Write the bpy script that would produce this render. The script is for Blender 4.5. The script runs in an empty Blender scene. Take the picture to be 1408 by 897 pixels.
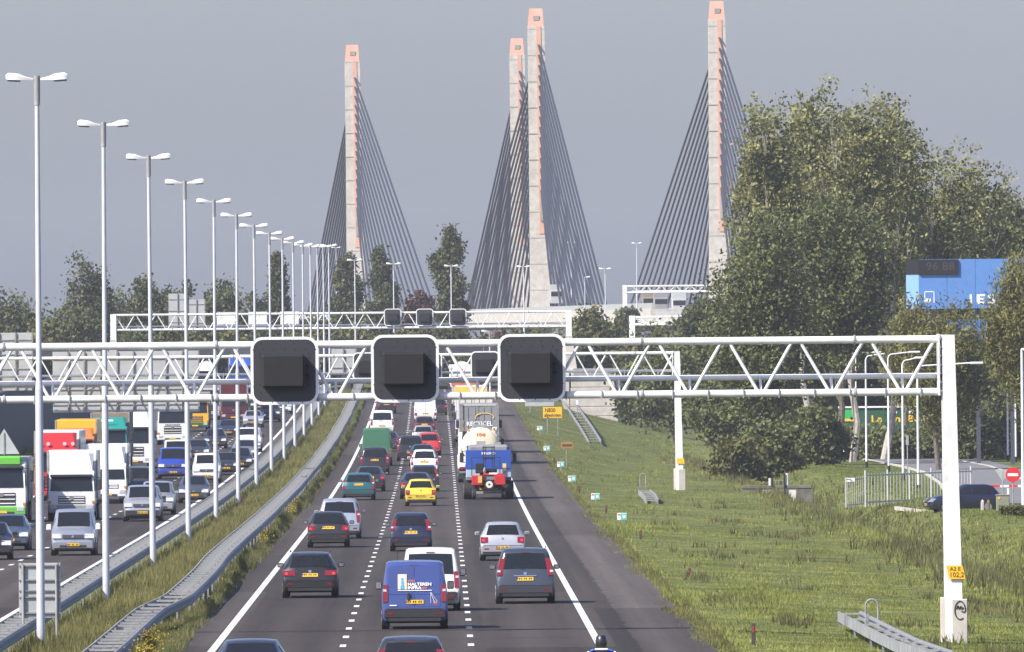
import bpy, bmesh, math, random
import numpy as np
from mathutils import Vector, Matrix

# ------------------------------------------------------------------ camera
# long lens from an overpass: focal length in photo pixels, horizon row, roll, eye height
F, PCX, PCY, HY, ROLL, EYE = 18700.0, 704.0, 448.5, 495.2, 0.0088, 7.78
CR, SR = math.cos(ROLL), math.sin(ROLL)
SC = bpy.context.scene
COL = SC.collection

def pdir(px, py):
    u = (px - PCX) / F; w = (HY - py) / F
    return u * CR + w * SR, w * CR - u * SR

def at(px, py, d):
    """point at distance d seen at photo pixel px, py"""
    x, z = pdir(px, py)
    return Vector((x * d, d, EYE + z * d))

cam = bpy.data.cameras.new('camera'); co = bpy.data.objects.new('camera', cam); COL.objects.link(co)
fx, fz = pdir(PCX, PCY)
fw = Vector((fx, 1, fz)).normalized()
rt = Vector((CR, 0, -SR)); rt = (rt - fw * rt.dot(fw)).normalized()
up = rt.cross(fw)
co.matrix_world = Matrix(((rt.x, up.x, -fw.x, 0), (rt.y, up.y, -fw.y, 0), (rt.z, up.z, -fw.z, EYE), (0, 0, 0, 1)))
cam.sensor_width = 36; cam.sensor_fit = 'HORIZONTAL'; cam.lens = F * 36 / 1408
cam.clip_start = 5; cam.clip_end = 20000
SC.camera = co

# ------------------------------------------------------------------ sky and sun
SUN_EL, SUN_AZ = math.radians(42), math.radians(232)      # behind the camera, to the left
w = bpy.data.worlds.new('World'); SC.world = w; w.use_nodes = True
nt = w.node_tree; bg = nt.nodes['Background']
sky = nt.nodes.new('ShaderNodeTexSky'); sky.sky_type = 'NISHITA'; sky.sun_disc = False
sky.sun_elevation = SUN_EL; sky.sun_rotation = SUN_AZ
sky.altitude = 0; sky.air_density = 1.0; sky.dust_density = 2.0; sky.ozone_density = 6.0
wb = nt.nodes.new('ShaderNodeVectorMath'); wb.operation = 'MULTIPLY'; wb.inputs[1].default_value = (1.07, .985, 1.08)   # camera white balance, the same in every direction
nt.links.new(sky.outputs[0], wb.inputs[0]); nt.links.new(wb.outputs[0], bg.inputs[0]); bg.inputs[1].default_value = 0.102
sl = bpy.data.lights.new('sun', 'SUN'); sl.energy = 4.2; sl.angle = math.radians(0.6); sl.color = (1.0, 0.94, 0.85)
so = bpy.data.objects.new('sun', sl); COL.objects.link(so)
sd = Vector((math.sin(SUN_AZ) * math.cos(SUN_EL), math.cos(SUN_AZ) * math.cos(SUN_EL), math.sin(SUN_EL)))
so.rotation_euler = (-sd).to_track_quat('-Z', 'Y').to_euler(); so.location = (0, 0, 120)
SC.view_settings.view_transform = 'Standard'; SC.view_settings.look = 'None'
SC.view_settings.gamma = 1; SC.view_settings.use_curve_mapping = False
SC.view_settings.exposure = 0.95
try:
    SC.cycles.use_denoising = True; SC.cycles.denoiser = 'OPENIMAGEDENOISE'
    SC.cycles.max_bounces = 5; SC.cycles.diffuse_bounces = 2; SC.cycles.glossy_bounces = 2
    SC.cycles.transmission_bounces = 2; SC.cycles.volume_bounces = 0; SC.cycles.transparent_max_bounces = 4
    SC.cycles.use_adaptive_sampling = True
except Exception: pass

# ------------------------------------------------------------------ materials
MATS = {}
def mat(name, c, rough=.6, metal=0., var=.12, scale=2.0, coat=0., bump=0., spec=.5):
    if name in MATS: return MATS[name]
    m = bpy.data.materials.new(name); m.use_nodes = True
    n = m.node_tree.nodes; l = m.node_tree.links; b = n['Principled BSDF']
    b.inputs['Roughness'].default_value = rough; b.inputs['Metallic'].default_value = metal
    b.inputs['Coat Weight'].default_value = coat; b.inputs['Specular IOR Level'].default_value = spec
    b.inputs['Coat Roughness'].default_value = .05
    tc = n.new('ShaderNodeTexCoord'); no = n.new('ShaderNodeTexNoise')
    no.inputs['Scale'].default_value = scale; no.inputs['Detail'].default_value = 5
    no.inputs['Roughness'].default_value = .65
    l.new(tc.outputs['Object'], no.inputs['Vector'])
    r = n.new('ShaderNodeValToRGB'); r.color_ramp.elements[0].position = .3; r.color_ramp.elements[1].position = .7
    r.color_ramp.elements[0].color = tuple(max(0, x * (1 - var)) for x in c[:3]) + (1,)
    r.color_ramp.elements[1].color = tuple(min(1, x * (1 + var * .7)) for x in c[:3]) + (1,)
    l.new(no.outputs[0], r.inputs[0]); l.new(r.outputs[0], b.inputs['Base Color'])
    if bump:
        bp = n.new('ShaderNodeBump'); bp.inputs['Strength'].default_value = bump; bp.inputs['Distance'].default_value = .05
        l.new(no.outputs[0], bp.inputs['Height']); l.new(bp.outputs[0], b.inputs['Normal'])
    MATS[name] = m; return m

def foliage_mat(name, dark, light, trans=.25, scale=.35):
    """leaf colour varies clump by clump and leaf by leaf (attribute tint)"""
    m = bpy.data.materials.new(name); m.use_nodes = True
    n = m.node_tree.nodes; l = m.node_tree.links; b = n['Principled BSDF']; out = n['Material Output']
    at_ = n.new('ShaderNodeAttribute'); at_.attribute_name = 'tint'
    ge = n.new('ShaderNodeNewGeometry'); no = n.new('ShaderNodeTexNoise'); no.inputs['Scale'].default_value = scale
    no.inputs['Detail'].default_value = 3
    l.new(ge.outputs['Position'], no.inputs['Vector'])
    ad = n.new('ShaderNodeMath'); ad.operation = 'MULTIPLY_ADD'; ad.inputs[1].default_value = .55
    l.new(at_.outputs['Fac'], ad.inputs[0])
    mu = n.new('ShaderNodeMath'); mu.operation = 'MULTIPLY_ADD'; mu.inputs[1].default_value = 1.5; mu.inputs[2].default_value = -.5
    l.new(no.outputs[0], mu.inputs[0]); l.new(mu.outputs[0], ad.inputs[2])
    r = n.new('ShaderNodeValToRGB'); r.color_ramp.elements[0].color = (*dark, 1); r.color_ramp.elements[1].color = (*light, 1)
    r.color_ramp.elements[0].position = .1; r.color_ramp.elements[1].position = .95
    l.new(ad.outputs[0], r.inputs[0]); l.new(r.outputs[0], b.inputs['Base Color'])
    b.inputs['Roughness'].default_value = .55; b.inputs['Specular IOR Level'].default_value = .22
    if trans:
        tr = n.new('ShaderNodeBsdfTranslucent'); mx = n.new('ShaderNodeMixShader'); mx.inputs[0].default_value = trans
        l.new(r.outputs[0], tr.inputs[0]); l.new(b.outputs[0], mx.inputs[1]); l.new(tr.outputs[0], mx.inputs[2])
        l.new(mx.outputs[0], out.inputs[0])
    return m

def paint(c, metal=0.):
    k = 'car paint %.3f %.3f %.3f %.1f' % (*c, metal)
    if k in MATS: return MATS[k]
    m = mat(k, c, rough=.34, metal=metal, var=.06, scale=1.3, coat=.4)
    n = m.node_tree.nodes; l = m.node_tree.links; b = n['Principled BSDF']      # road film thrown up on the lower body
    old = b.inputs['Base Color'].links[0].from_socket
    tc = n.new('ShaderNodeTexCoord'); sp = n.new('ShaderNodeSeparateXYZ'); l.new(tc.outputs['Object'], sp.inputs[0])
    no = n.new('ShaderNodeTexNoise'); no.inputs['Scale'].default_value = 3.5; no.inputs['Detail'].default_value = 6; l.new(tc.outputs['Object'], no.inputs['Vector'])
    ad = n.new('ShaderNodeMath'); ad.operation = 'MULTIPLY_ADD'; ad.inputs[1].default_value = -.7; l.new(no.outputs[0], ad.inputs[0]); l.new(sp.outputs[2], ad.inputs[2])
    mr = n.new('ShaderNodeMapRange'); mr.inputs[1].default_value = .55; mr.inputs[2].default_value = -.15; mr.inputs[3].default_value = .03; mr.inputs[4].default_value = .3; l.new(ad.outputs[0], mr.inputs[0])
    mx = n.new('ShaderNodeMix'); mx.data_type = 'RGBA'; l.new(mr.outputs[0], mx.inputs['Factor']); l.new(old, mx.inputs[6]); mx.inputs[7].default_value = (.085, .078, .07, 1)
    l.new(mx.outputs[2], b.inputs['Base Color']); return m

M_GLASS = mat('dark glass', (.012, .014, .016), rough=.08, var=.2, spec=.42)
M_TYRE = mat('tyre rubber', (.014, .014, .015), rough=.85)
M_RIM = mat('wheel alloy', (.42, .42, .43), rough=.35, metal=.7)
M_PLASTIC = mat('black plastic', (.022, .022, .024), rough=.55)
M_UNDER = mat('underbody', (.012, .012, .012), rough=.9)
M_PLATE = mat('yellow plate', (.72, .42, .015), rough=.45, var=.1, scale=8)
M_PLATEINK = mat('plate ink', (.02, .02, .02), rough=.6)
M_BLUEBAND = mat('plate blue band', (.02, .06, .4), rough=.5)
M_RED = mat('red lamp lens', (.2, .006, .008), rough=.2, coat=.6)
M_REDLIT = mat('pale red lamp lens', (.6, .05, .035), rough=.15, coat=.6)
M_CLEAR = mat('clear lamp lens', (.42, .43, .45), rough=.12, coat=.8)
M_CHROME = mat('chrome trim', (.6, .6, .6), rough=.15, metal=.9)
M_WHITE = mat('white steel paint', (.68, .68, .66), rough=.55, var=.22, scale=1.1)
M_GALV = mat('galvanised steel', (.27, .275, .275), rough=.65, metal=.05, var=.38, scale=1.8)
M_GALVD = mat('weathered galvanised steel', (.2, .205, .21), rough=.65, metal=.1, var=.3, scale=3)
M_DARKSIGN = mat('dark grey sign paint', (.026, .0265, .03), rough=.55, var=.12, scale=3)
M_BOXSIGN = mat('charcoal sign box', (.014, .014, .015), rough=.7, var=.15, scale=5, spec=.3)
M_CONC = mat('pale concrete', (.44, .41, .36), rough=.9, var=.22, scale=.9, bump=.2)
M_CONCD = mat('grey concrete', (.26, .25, .23), rough=.9, var=.3, scale=.8, bump=.2)
M_NAVY = mat('dark blue grey cladding', (.03, .034, .045), rough=.7, var=.25, scale=.5)
M_PANELBACK = mat('aluminium sign back', (.36, .37, .36), rough=.6, metal=.1, var=.12, scale=1.2)
M_WOOD = mat('weathered timber', (.16, .12, .09), rough=.9, var=.35, scale=5)
M_BARK = mat('grey bark', (.13, .11, .085), rough=.95, var=.4, scale=3)
M_BARKP = mat('pale poplar bark', (.38, .34, .29), rough=.95, var=.35, scale=3)
M_ORANGE = mat('salmon bridge paint', (.53, .3, .215), rough=.7, var=.12, scale=.4)
M_CABLE = mat('dark cable sheath', (.022, .027, .042), rough=.7)
M_LINE = mat('white road paint', (.62, .62, .6), rough=.8, var=.3, scale=3)
M_YSIGN = mat('yellow sign face', (.78, .42, .01), rough=.5)
M_INK = mat('black lettering', (.015, .015, .015), rough=.6)
M_WINK = mat('white lettering', (.8, .8, .8), rough=.5)

# ------------------------------------------------------------------ object helpers
ORD = ['first', 'second', 'third', 'fourth', 'fifth', 'sixth', 'seventh', 'eighth', 'ninth', 'tenth', 'eleventh', 'twelfth',
       'thirteenth', 'fourteenth', 'fifteenth', 'sixteenth', 'seventeenth', 'eighteenth', 'nineteenth', 'twentieth',
       'twenty-first', 'twenty-second', 'twenty-third', 'twenty-fourth', 'twenty-fifth', 'twenty-sixth']

def thing(name, label, cat, loc=(0, 0, 0), rz=0., group=None):
    o = bpy.data.objects.new(name, None); COL.objects.link(o)
    o.location = loc; o.rotation_euler = (0, 0, rz); o.empty_display_size = .3
    tag(o, label, cat, group); return o

def tag(o, label=None, cat=None, group=None, kind=None):
    if label: o['label'] = label
    if cat: o['category'] = cat
    if group: o['group'] = group
    if kind: o['kind'] = kind
    return o

def link(name, me, m=None, parent=None):
    o = bpy.data.objects.new(name, me); COL.objects.link(o)
    if m is not None and not me.materials: me.materials.append(m)
    if parent is not None: o.parent = parent
    return o

class B:
    """collects shapes, then build() links them as ONE mesh object"""
    def __init__(s): s.bm = bmesh.new()
    def box(s, c, d, r=0, rot=None, seg=1):
        M = Matrix.Translation(Vector(c)) @ (rot.to_4x4() if rot is not None else Matrix.Identity(4)) @ Matrix.Diagonal((*d, 1))
        g = bmesh.ops.create_cube(s.bm, size=1, matrix=M)
        if r > 0:
            es = list({e for v in g['verts'] for e in v.link_edges})
            bmesh.ops.bevel(s.bm, geom=es, offset=r, segments=seg, affect='EDGES', profile=.5)
        return s
    def tube(s, p0, p1, r0, r1=None, n=10, cap=True):
        p0, p1 = Vector(p0), Vector(p1); r1 = r0 if r1 is None else r1
        ax = (p1 - p0)
        if ax.length < 1e-6: return s
        q = ax.to_track_quat('Z', 'Y').to_matrix()
        a, b = [], []
        for i in range(n):
            t = 2 * math.pi * i / n; v = Vector((math.cos(t), math.sin(t), 0))
            a.append(s.bm.verts.new(p0 + q @ (v * r0))); b.append(s.bm.verts.new(p1 + q @ (v * r1)))
        for i in range(n):
            j = (i + 1) % n; s.bm.faces.new((a[i], a[j], b[j], b[i]))
        if cap:
            s.bm.faces.new(a[::-1]); s.bm.faces.new(b)
        return s
    def path(s, pts, r, n=8):
        for a, b in zip(pts[:-1], pts[1:]): s.tube(a, b, r, r, n)
        return s
    def quad(s, pts):
        s.bm.faces.new([s.bm.verts.new(Vector(p)) for p in pts]); return s
    def prism(s, poly, a, b, axis='x'):
        """extrude a 2-D polygon between a and b along an axis"""
        f = {'x': lambda u, v, t: (t, u, v), 'y': lambda u, v, t: (u, t, v), 'z': lambda u, v, t: (u, v, t)}[axis]
        A = [s.bm.verts.new(f(u, v, a)) for u, v in poly]; Bv = [s.bm.verts.new(f(u, v, b)) for u, v in poly]
        n = len(poly)
        for i in range(n):
            j = (i + 1) % n; s.bm.faces.new((A[i], A[j], Bv[j], Bv[i]))
        s.bm.faces.new(A[::-1]); s.bm.faces.new(Bv); return s
    def hexa(s, lo, hi):
        """8 corners: four lower then four upper, both in ring order"""
        A = [s.bm.verts.new(Vector(p)) for p in lo]; C = [s.bm.verts.new(Vector(p)) for p in hi]
        for i in range(4):
            j = (i + 1) % 4; s.bm.faces.new((A[i], A[j], C[j], C[i]))
        s.bm.faces.new(A[::-1]); s.bm.faces.new(C); return s
    def sweep(s, prof, pts, up=Vector((0, 0, 1)), close=False):
        """profile (side, up) swept along pts"""
        rings = []
        for i, p in enumerate(pts):
            p = Vector(p)
            t = (Vector(pts[min(i + 1, len(pts) - 1)]) - Vector(pts[max(i - 1, 0)])).normalized()
            sd_ = t.cross(up).normalized()
            rings.append([s.bm.verts.new(p + sd_ * a + up * b) for a, b in prof])
        k = len(prof)
        for r0, r1 in zip(rings[:-1], rings[1:]):
            for i in range(k if close else k - 1):
                j = (i + 1) % k; s.bm.faces.new((r0[i], r0[j], r1[j], r1[i]))
        if close:
            s.bm.faces.new(rings[0][::-1]); s.bm.faces.new(rings[-1])
        return s
    def mesh(s, name, smooth=False):
        bmesh.ops.recalc_face_normals(s.bm, faces=s.bm.faces[:])
        me = bpy.data.meshes.new(name); s.bm.to_mesh(me); s.bm.free()
        if smooth:
            for p in me.polygons: p.use_smooth = True
            try: me.set_sharp_from_angle(angle=math.radians(38))
            except Exception: pass
        return me
    def build(s, name, m, parent=None, smooth=False):
        return link(name, s.mesh(name, smooth), m, parent)

def text_part(s, size, m, parent, loc, rot=(math.pi / 2, 0, 0), width=None, name='lettering', ext=.004, bold=0.):
    c = bpy.data.curves.new('t', 'FONT'); c.body = s; c.size = size; c.extrude = ext; c.align_x = 'CENTER'; c.align_y = 'CENTER'
    c.resolution_u = 2; c.offset = bold
    t = bpy.data.objects.new('t', c); COL.objects.link(t)
    dg = bpy.context.evaluated_depsgraph_get(); dg.update()
    me = bpy.data.meshes.new_from_object(t.evaluated_get(dg))
    COL.objects.unlink(t); bpy.data.objects.remove(t); bpy.data.curves.remove(c)
    if width and len(me.vertices):
        co_ = np.empty(len(me.vertices) * 3); me.vertices.foreach_get('co', co_); co_ = co_.reshape(-1, 3)
        co_[:, 0] *= width / max(1e-6, np.ptp(co_[:, 0])); me.vertices.foreach_set('co', co_.ravel())
    me.materials.clear()
    o = link(name, me, m, parent); o.location = loc; o.rotation_euler = rot
    return o

def polymesh(name, V, n, tint=None):
    """many separate n-gons (n verts each) as one mesh, quickly"""
    V = np.asarray(V, dtype=np.float32).reshape(-1, 3); k = len(V) // n
    me = bpy.data.meshes.new(name); me.vertices.add(len(V)); me.vertices.foreach_set('co', V.ravel())
    me.loops.add(len(V)); me.loops.foreach_set('vertex_index', np.arange(len(V), dtype=np.int32))
    me.polygons.add(k); me.polygons.foreach_set('loop_start', np.arange(0, k * n, n, dtype=np.int32))
    me.polygons.foreach_set('loop_total', np.full(k, n, dtype=np.int32))
    if tint is not None:
        a = me.attributes.new('tint', 'FLOAT', 'POINT'); a.data.foreach_set('value', np.repeat(np.asarray(tint, dtype=np.float32), n))
    me.update(calc_edges=True); return me

# ------------------------------------------------------------------ the lie of the land
def _herm(t, p0, m0, p1, m1):
    return (2*t**3-3*t*t+1)*p0 + (t**3-2*t*t+t)*m0 + (-2*t**3+3*t*t)*p1 + (t**3-t*t)*m1
def R(d):
    """x of the dashed line between the middle and right lane of the carriageway leading away"""
    if d <= 1440: return -1.14 - .0052 * (d - 362) - 1e-6 * max(0, d - 800) ** 2
    if d <= 2250: return _herm((d - 1440) / 810, -7.156, -.00648 * 810, 51.9, -.142 * 810)
    return 51.9 - .142 * (d - 2250)
def roadz(d):
    if d <= 600: return 0.
    if d <= 1560: return 6.59e-6 * (d - 600) ** 2
    z = 6.073 + .01265 * (d - 1560)
    return min(z, 16.0)
def smooth(a, b, x):
    t = min(1, max(0, (x - a) / (b - a))); return t * t * (3 - 2 * t)
def gz(x, d):
    """height of the ground"""
    o = x - R(d); zr = roadz(d)
    if d > 1590: zr = zr + (-.5 - zr) * smooth(1590, 1680, d)      # the road goes on as a viaduct
    if o > 6.6:
        z = max(zr - .07 - .24 * (o - 6.6), -.06 - .045 * (o - 6.6) if o < 17 else -.53)
        if 420 < d < 1250:
            k = smooth(420, 470, d) * (1 - smooth(1150, 1250, d))
            z -= k * 1.15 * math.exp(-((o - 22) / 1.7) ** 2)
            z += k * .3 * math.exp(-((o - 27) / 2.5) ** 2)
        return z
    if o > -27.3:
        z = zr - .07
        if -12.2 < o < -8.8: z += .12 * math.sin((o + 12.2) / 3.4 * math.pi)
        return z
    return max(min(zr - .07 - .10 * (-27.3 - o), zr), -.5) if o > -50 else max(zr - 2.4, -.5)
def hit(px, py, zf):
    """where the ray through a photo pixel meets a height function zf(x, d)"""
    x, z = pdir(px, py); a = 250.
    while a < 6000 and EYE + z * a > zf(x * a, a): a += 8.
    lo, hi = a - 8, a
    for _ in range(30):
        m_ = (lo + hi) / 2
        if EYE + z * m_ > zf(x * m_, m_): lo = m_
        else: hi = m_
    return Vector((x * lo, lo, zf(x * lo, lo)))
def on_road(px, py): return hit(px, py, lambda x, d: roadz(d))
def on_ground(px, py): return hit(px, py, gz)
def rv(o, d, z=0.):
    return Vector((R(d) + o, d, roadz(d) + z))

ROWS = list(np.arange(-200, 300, 50.)) + list(np.arange(300, 1500, 12.)) + list(np.arange(1500, 2600, 25.)) + [2700, 2900, 3300, 4000, 5200, 6900]
OFFS = [-640, -400, -250, -150, -95, -70, -55, -50.5, -45, -40, -36, -33, -30, -28, -27.3, -24, -20, -16, -13.4, -12.4, -11.6, -11, -10.4, -9.8, -9.2,
        -8.6, -8, -4, 0, 3, 6.5, 6.7, 8, 10, 12, 14, 16, 17.5, 18.8, 19.8, 20.6, 21.3, 22, 22.7, 23.4, 24.2, 25.2, 26.2, 27.2, 28.5, 30, 33, 38, 46, 60,
        80, 120, 200, 350, 600]
def sheet(name, offs, rows, zf, m):
    me = bpy.data.meshes.new(name); V = []; Fc = []; k = len(offs)
    for d in rows:
        for o in offs: V.append((R(d) + o, d, zf(o, d)))
    for i in range(len(rows) - 1):
        for j in range(k - 1): a = i * k + j; Fc.append((a, a + 1, a + k + 1, a + k))
    me.from_pydata(V, [], Fc); uv = me.uv_layers.new(name='uv')
    li = np.empty(len(me.loops), dtype=np.int32); me.loops.foreach_get('vertex_index', li)
    UV = np.array([(offs[i % k], rows[i // k]) for i in range(len(V))], dtype=np.float32)
    uv.data.foreach_set('uv', UV[li].ravel())
    for p in me.polygons: p.use_smooth = True
    return link(name, me, m)

def ground_material():
    m = bpy.data.materials.new('rough grass ground'); m.use_nodes = True
    n = m.node_tree.nodes; l = m.node_tree.links; b = n['Principled BSDF']; b.inputs['Roughness'].default_value = .95
    b.inputs['Specular IOR Level'].default_value = .1
    ge = n.new('ShaderNodeNewGeometry'); a = n.new('ShaderNodeTexNoise'); a.inputs['Scale'].default_value = .35; a.inputs['Detail'].default_value = 8
    l.new(ge.outputs['Position'], a.inputs['Vector'])
    r = n.new('ShaderNodeValToRGB'); e = r.color_ramp.elements
    e[0].position = .3; e[0].color = (.05, .06, .018, 1); e[1].position = .72; e[1].color = (.17, .175, .055, 1)
    x = e.new(.5); x.color = (.1, .115, .032, 1)
    l.new(a.outputs[0], r.inputs[0]); l.new(r.outputs[0], b.inputs['Base Color']); return m

def asphalt_material(name, base, shoulder, edges):
    """tone bands along the lanes: fresh overlay, worn wheel tracks, paler shoulder; u = metres across, v = metres along"""
    m = bpy.data.materials.new(name); m.use_nodes = True
    n = m.node_tree.nodes; l = m.node_tree.links; b = n['Principled BSDF']; b.inputs['Roughness'].default_value = .82
    b.inputs['Specular IOR Level'].default_value = .08
    uv = n.new('ShaderNodeUVMap'); uv.uv_map = 'uv'
    def noise(sx, sy, scale, det=6):
        mp = n.new('ShaderNodeMapping'); mp.inputs['Scale'].default_value = (sx, sy, 1)
        t = n.new('ShaderNodeTexNoise'); t.inputs['Scale'].default_value = scale; t.inputs['Detail'].default_value = det
        t.inputs['Roughness'].default_value = .7
        l.new(uv.outputs[0], mp.inputs[0]); l.new(mp.outputs[0], t.inputs['Vector']); return t
    def math_(op, a, bb, c=None):
        k = n.new('ShaderNodeMath'); k.operation = op
        for i, v in enumerate((a, bb, c)):
            if v is None: continue
            if isinstance(v, (int, float)): k.inputs[i].default_value = v
            else: l.new(v, k.inputs[i])
        return k.outputs[0]
    sep = n.new('ShaderNodeSeparateXYZ'); l.new(uv.outputs[0], sep.inputs[0])
    wob = noise(.05, .25, 1.0, 4)
    u = math_('ADD', sep.outputs[0], math_('MULTIPLY', math_('SUBTRACT', wob.outputs[0], .5), .55))
    mr = n.new('ShaderNodeMapRange'); mr.inputs[1].default_value = edges[0]; mr.inputs[2].default_value = edges[1]
    l.new(u, mr.inputs[0])
    ramp = n.new('ShaderNodeValToRGB'); ramp.color_ramp.interpolation = 'LINEAR'
    for i, (p, c) in enumerate(shoulder):
        q = (p - edges[0]) / (edges[1] - edges[0])
        e = ramp.color_ramp.elements[i] if i < 2 else ramp.color_ramp.elements.new(q)
        e.position = q; e.color = (*[base[k] * c for k in range(3)], 1)
    l.new(mr.outputs[0], ramp.inputs[0])
    streak = noise(2.2, .012, 1.0, 3); patch = noise(.12, .02, 1.0, 4); grain = noise(1, .12, 5.0, 6)
    f = math_('ADD', math_('MULTIPLY', streak.outputs[0], .5), math_('MULTIPLY', patch.outputs[0], .5))
    f = math_('ADD', f, math_('MULTIPLY', grain.outputs[0], .45))
    f = math_('MULTIPLY_ADD', f, 1.25, .1)
    ln = math_('FLOOR', math_('DIVIDE', math_('ADD', sep.outputs[0], 28.0), 3.55), 0)
    sg = math_('FLOOR', math_('DIVIDE', math_('ADD', sep.outputs[1], math_('MULTIPLY', ln, 31.0)), 88.0), 0)
    cb = n.new('ShaderNodeCombineXYZ'); l.new(ln, cb.inputs[0]); l.new(sg, cb.inputs[1])
    wn = n.new('ShaderNodeTexWhiteNoise'); wn.noise_dimensions = '2D'; l.new(cb.outputs[0], wn.inputs['Vector'])
    f = math_('MULTIPLY', f, math_('MULTIPLY_ADD', wn.outputs['Value'], .4, .8))
    trk = math_('COSINE', math_('MULTIPLY', math_('SUBTRACT', sep.outputs[0], 1.75), 2 * math.pi / 1.75), 0)
    f = math_('MULTIPLY', f, math_('MULTIPLY_ADD', trk, .11, 1.0))
    mx = n.new('ShaderNodeVectorMath'); mx.operation = 'SCALE'
    l.new(ramp.outputs[0], mx.inputs[0]); l.new(f, mx.inputs['Scale']); l.new(mx.outputs[0], b.inputs['Base Color'])
    bp = n.new('ShaderNodeBump'); bp.inputs['Strength'].default_value = .25; bp.inputs['Distance'].default_value = .02
    l.new(grain.outputs[0], bp.inputs['Height']); l.new(bp.outputs[0], b.inputs['Normal'])
    return m

ground = tag(sheet('ground', OFFS, ROWS, lambda o, d: gz(R(d) + o, d), ground_material()), kind='structure')
AB = (.062, .053, .047)
roadrows = [r for r in ROWS if -200 <= r <= 1600]
road_away = tag(sheet('road', [-8.0, -6, -4, -2, 0, 2, 3.5, 5, 6.55], roadrows, lambda o, d: roadz(d),
    asphalt_material('asphalt leading away', AB, [(-8.2, 1.02), (6.7, 1.3), (-7.2, .98), (-7, .86), (-3.6, .84), (-3.4, .94), (-.1, .94), (.15, .8), (3.9, .8), (4.55, .72), (4.62, 1.25)], (-8.2, 6.7))), kind='structure')
road_on = tag(sheet('road', [-27.4, -24, -21, -18, -15, -13.3], roadrows, lambda o, d: roadz(d),
    asphalt_material('asphalt of oncoming lanes', AB, [(-27.6, 1.2), (-13.0, 1.15), (-24.6, 1.15), (-24.2, .9), (-20.9, .88), (-20.6, .95), (-17.6, .95), (-17.3, .86), (-14.4, .86), (-14.0, 1.12)], (-27.6, -13.0))), kind='structure')

# painted lines: continuous edge lines, and every dash a piece of its own
def strip(name, o, w_, d0, d1, parent, zoff=.006):
    rows = [r for r in ROWS if d0 < r < d1]; rows = [d0] + rows + [d1]
    b = B(); vs = []
    for d in rows: vs.append([b.bm.verts.new((R(d) + o + s * w_ / 2, d, roadz(d) + zoff)) for s in (-1, 1)])
    for p, q in zip(vs[:-1], vs[1:]): b.bm.faces.new((p[0], p[1], q[1], q[0]))
    return b.build(name, M_LINE, parent)
for par, o in ((road_away, -7.0), (road_away, 3.5), (road_on, -14.2), (road_on, -24.1)):
    strip('edge_line', o, .21, -200, 1500, par)
dm = B().box((0, 0, 0), (.17, 3.0, .004)).mesh('lane_dash')
dm.materials.append(M_LINE)
def dash(par, o, d):
    p = rv(o, d, .005); q = rv(o, d + 1); p_ = rv(o, d)
    b_ = link('lane_dash', dm, None, par); b_.location = p
    b_.rotation_euler = (math.atan(q.z - p_.z), 0, -math.atan(q.x - p_.x))
for par, offs, d1 in ((road_away, (0.0, -3.5), 1490), (road_on, (-17.5, -20.8), 1190)):
    for o in offs:
        d = 300.
        while d < d1: dash(par, o, d); d += 12.0
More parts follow.
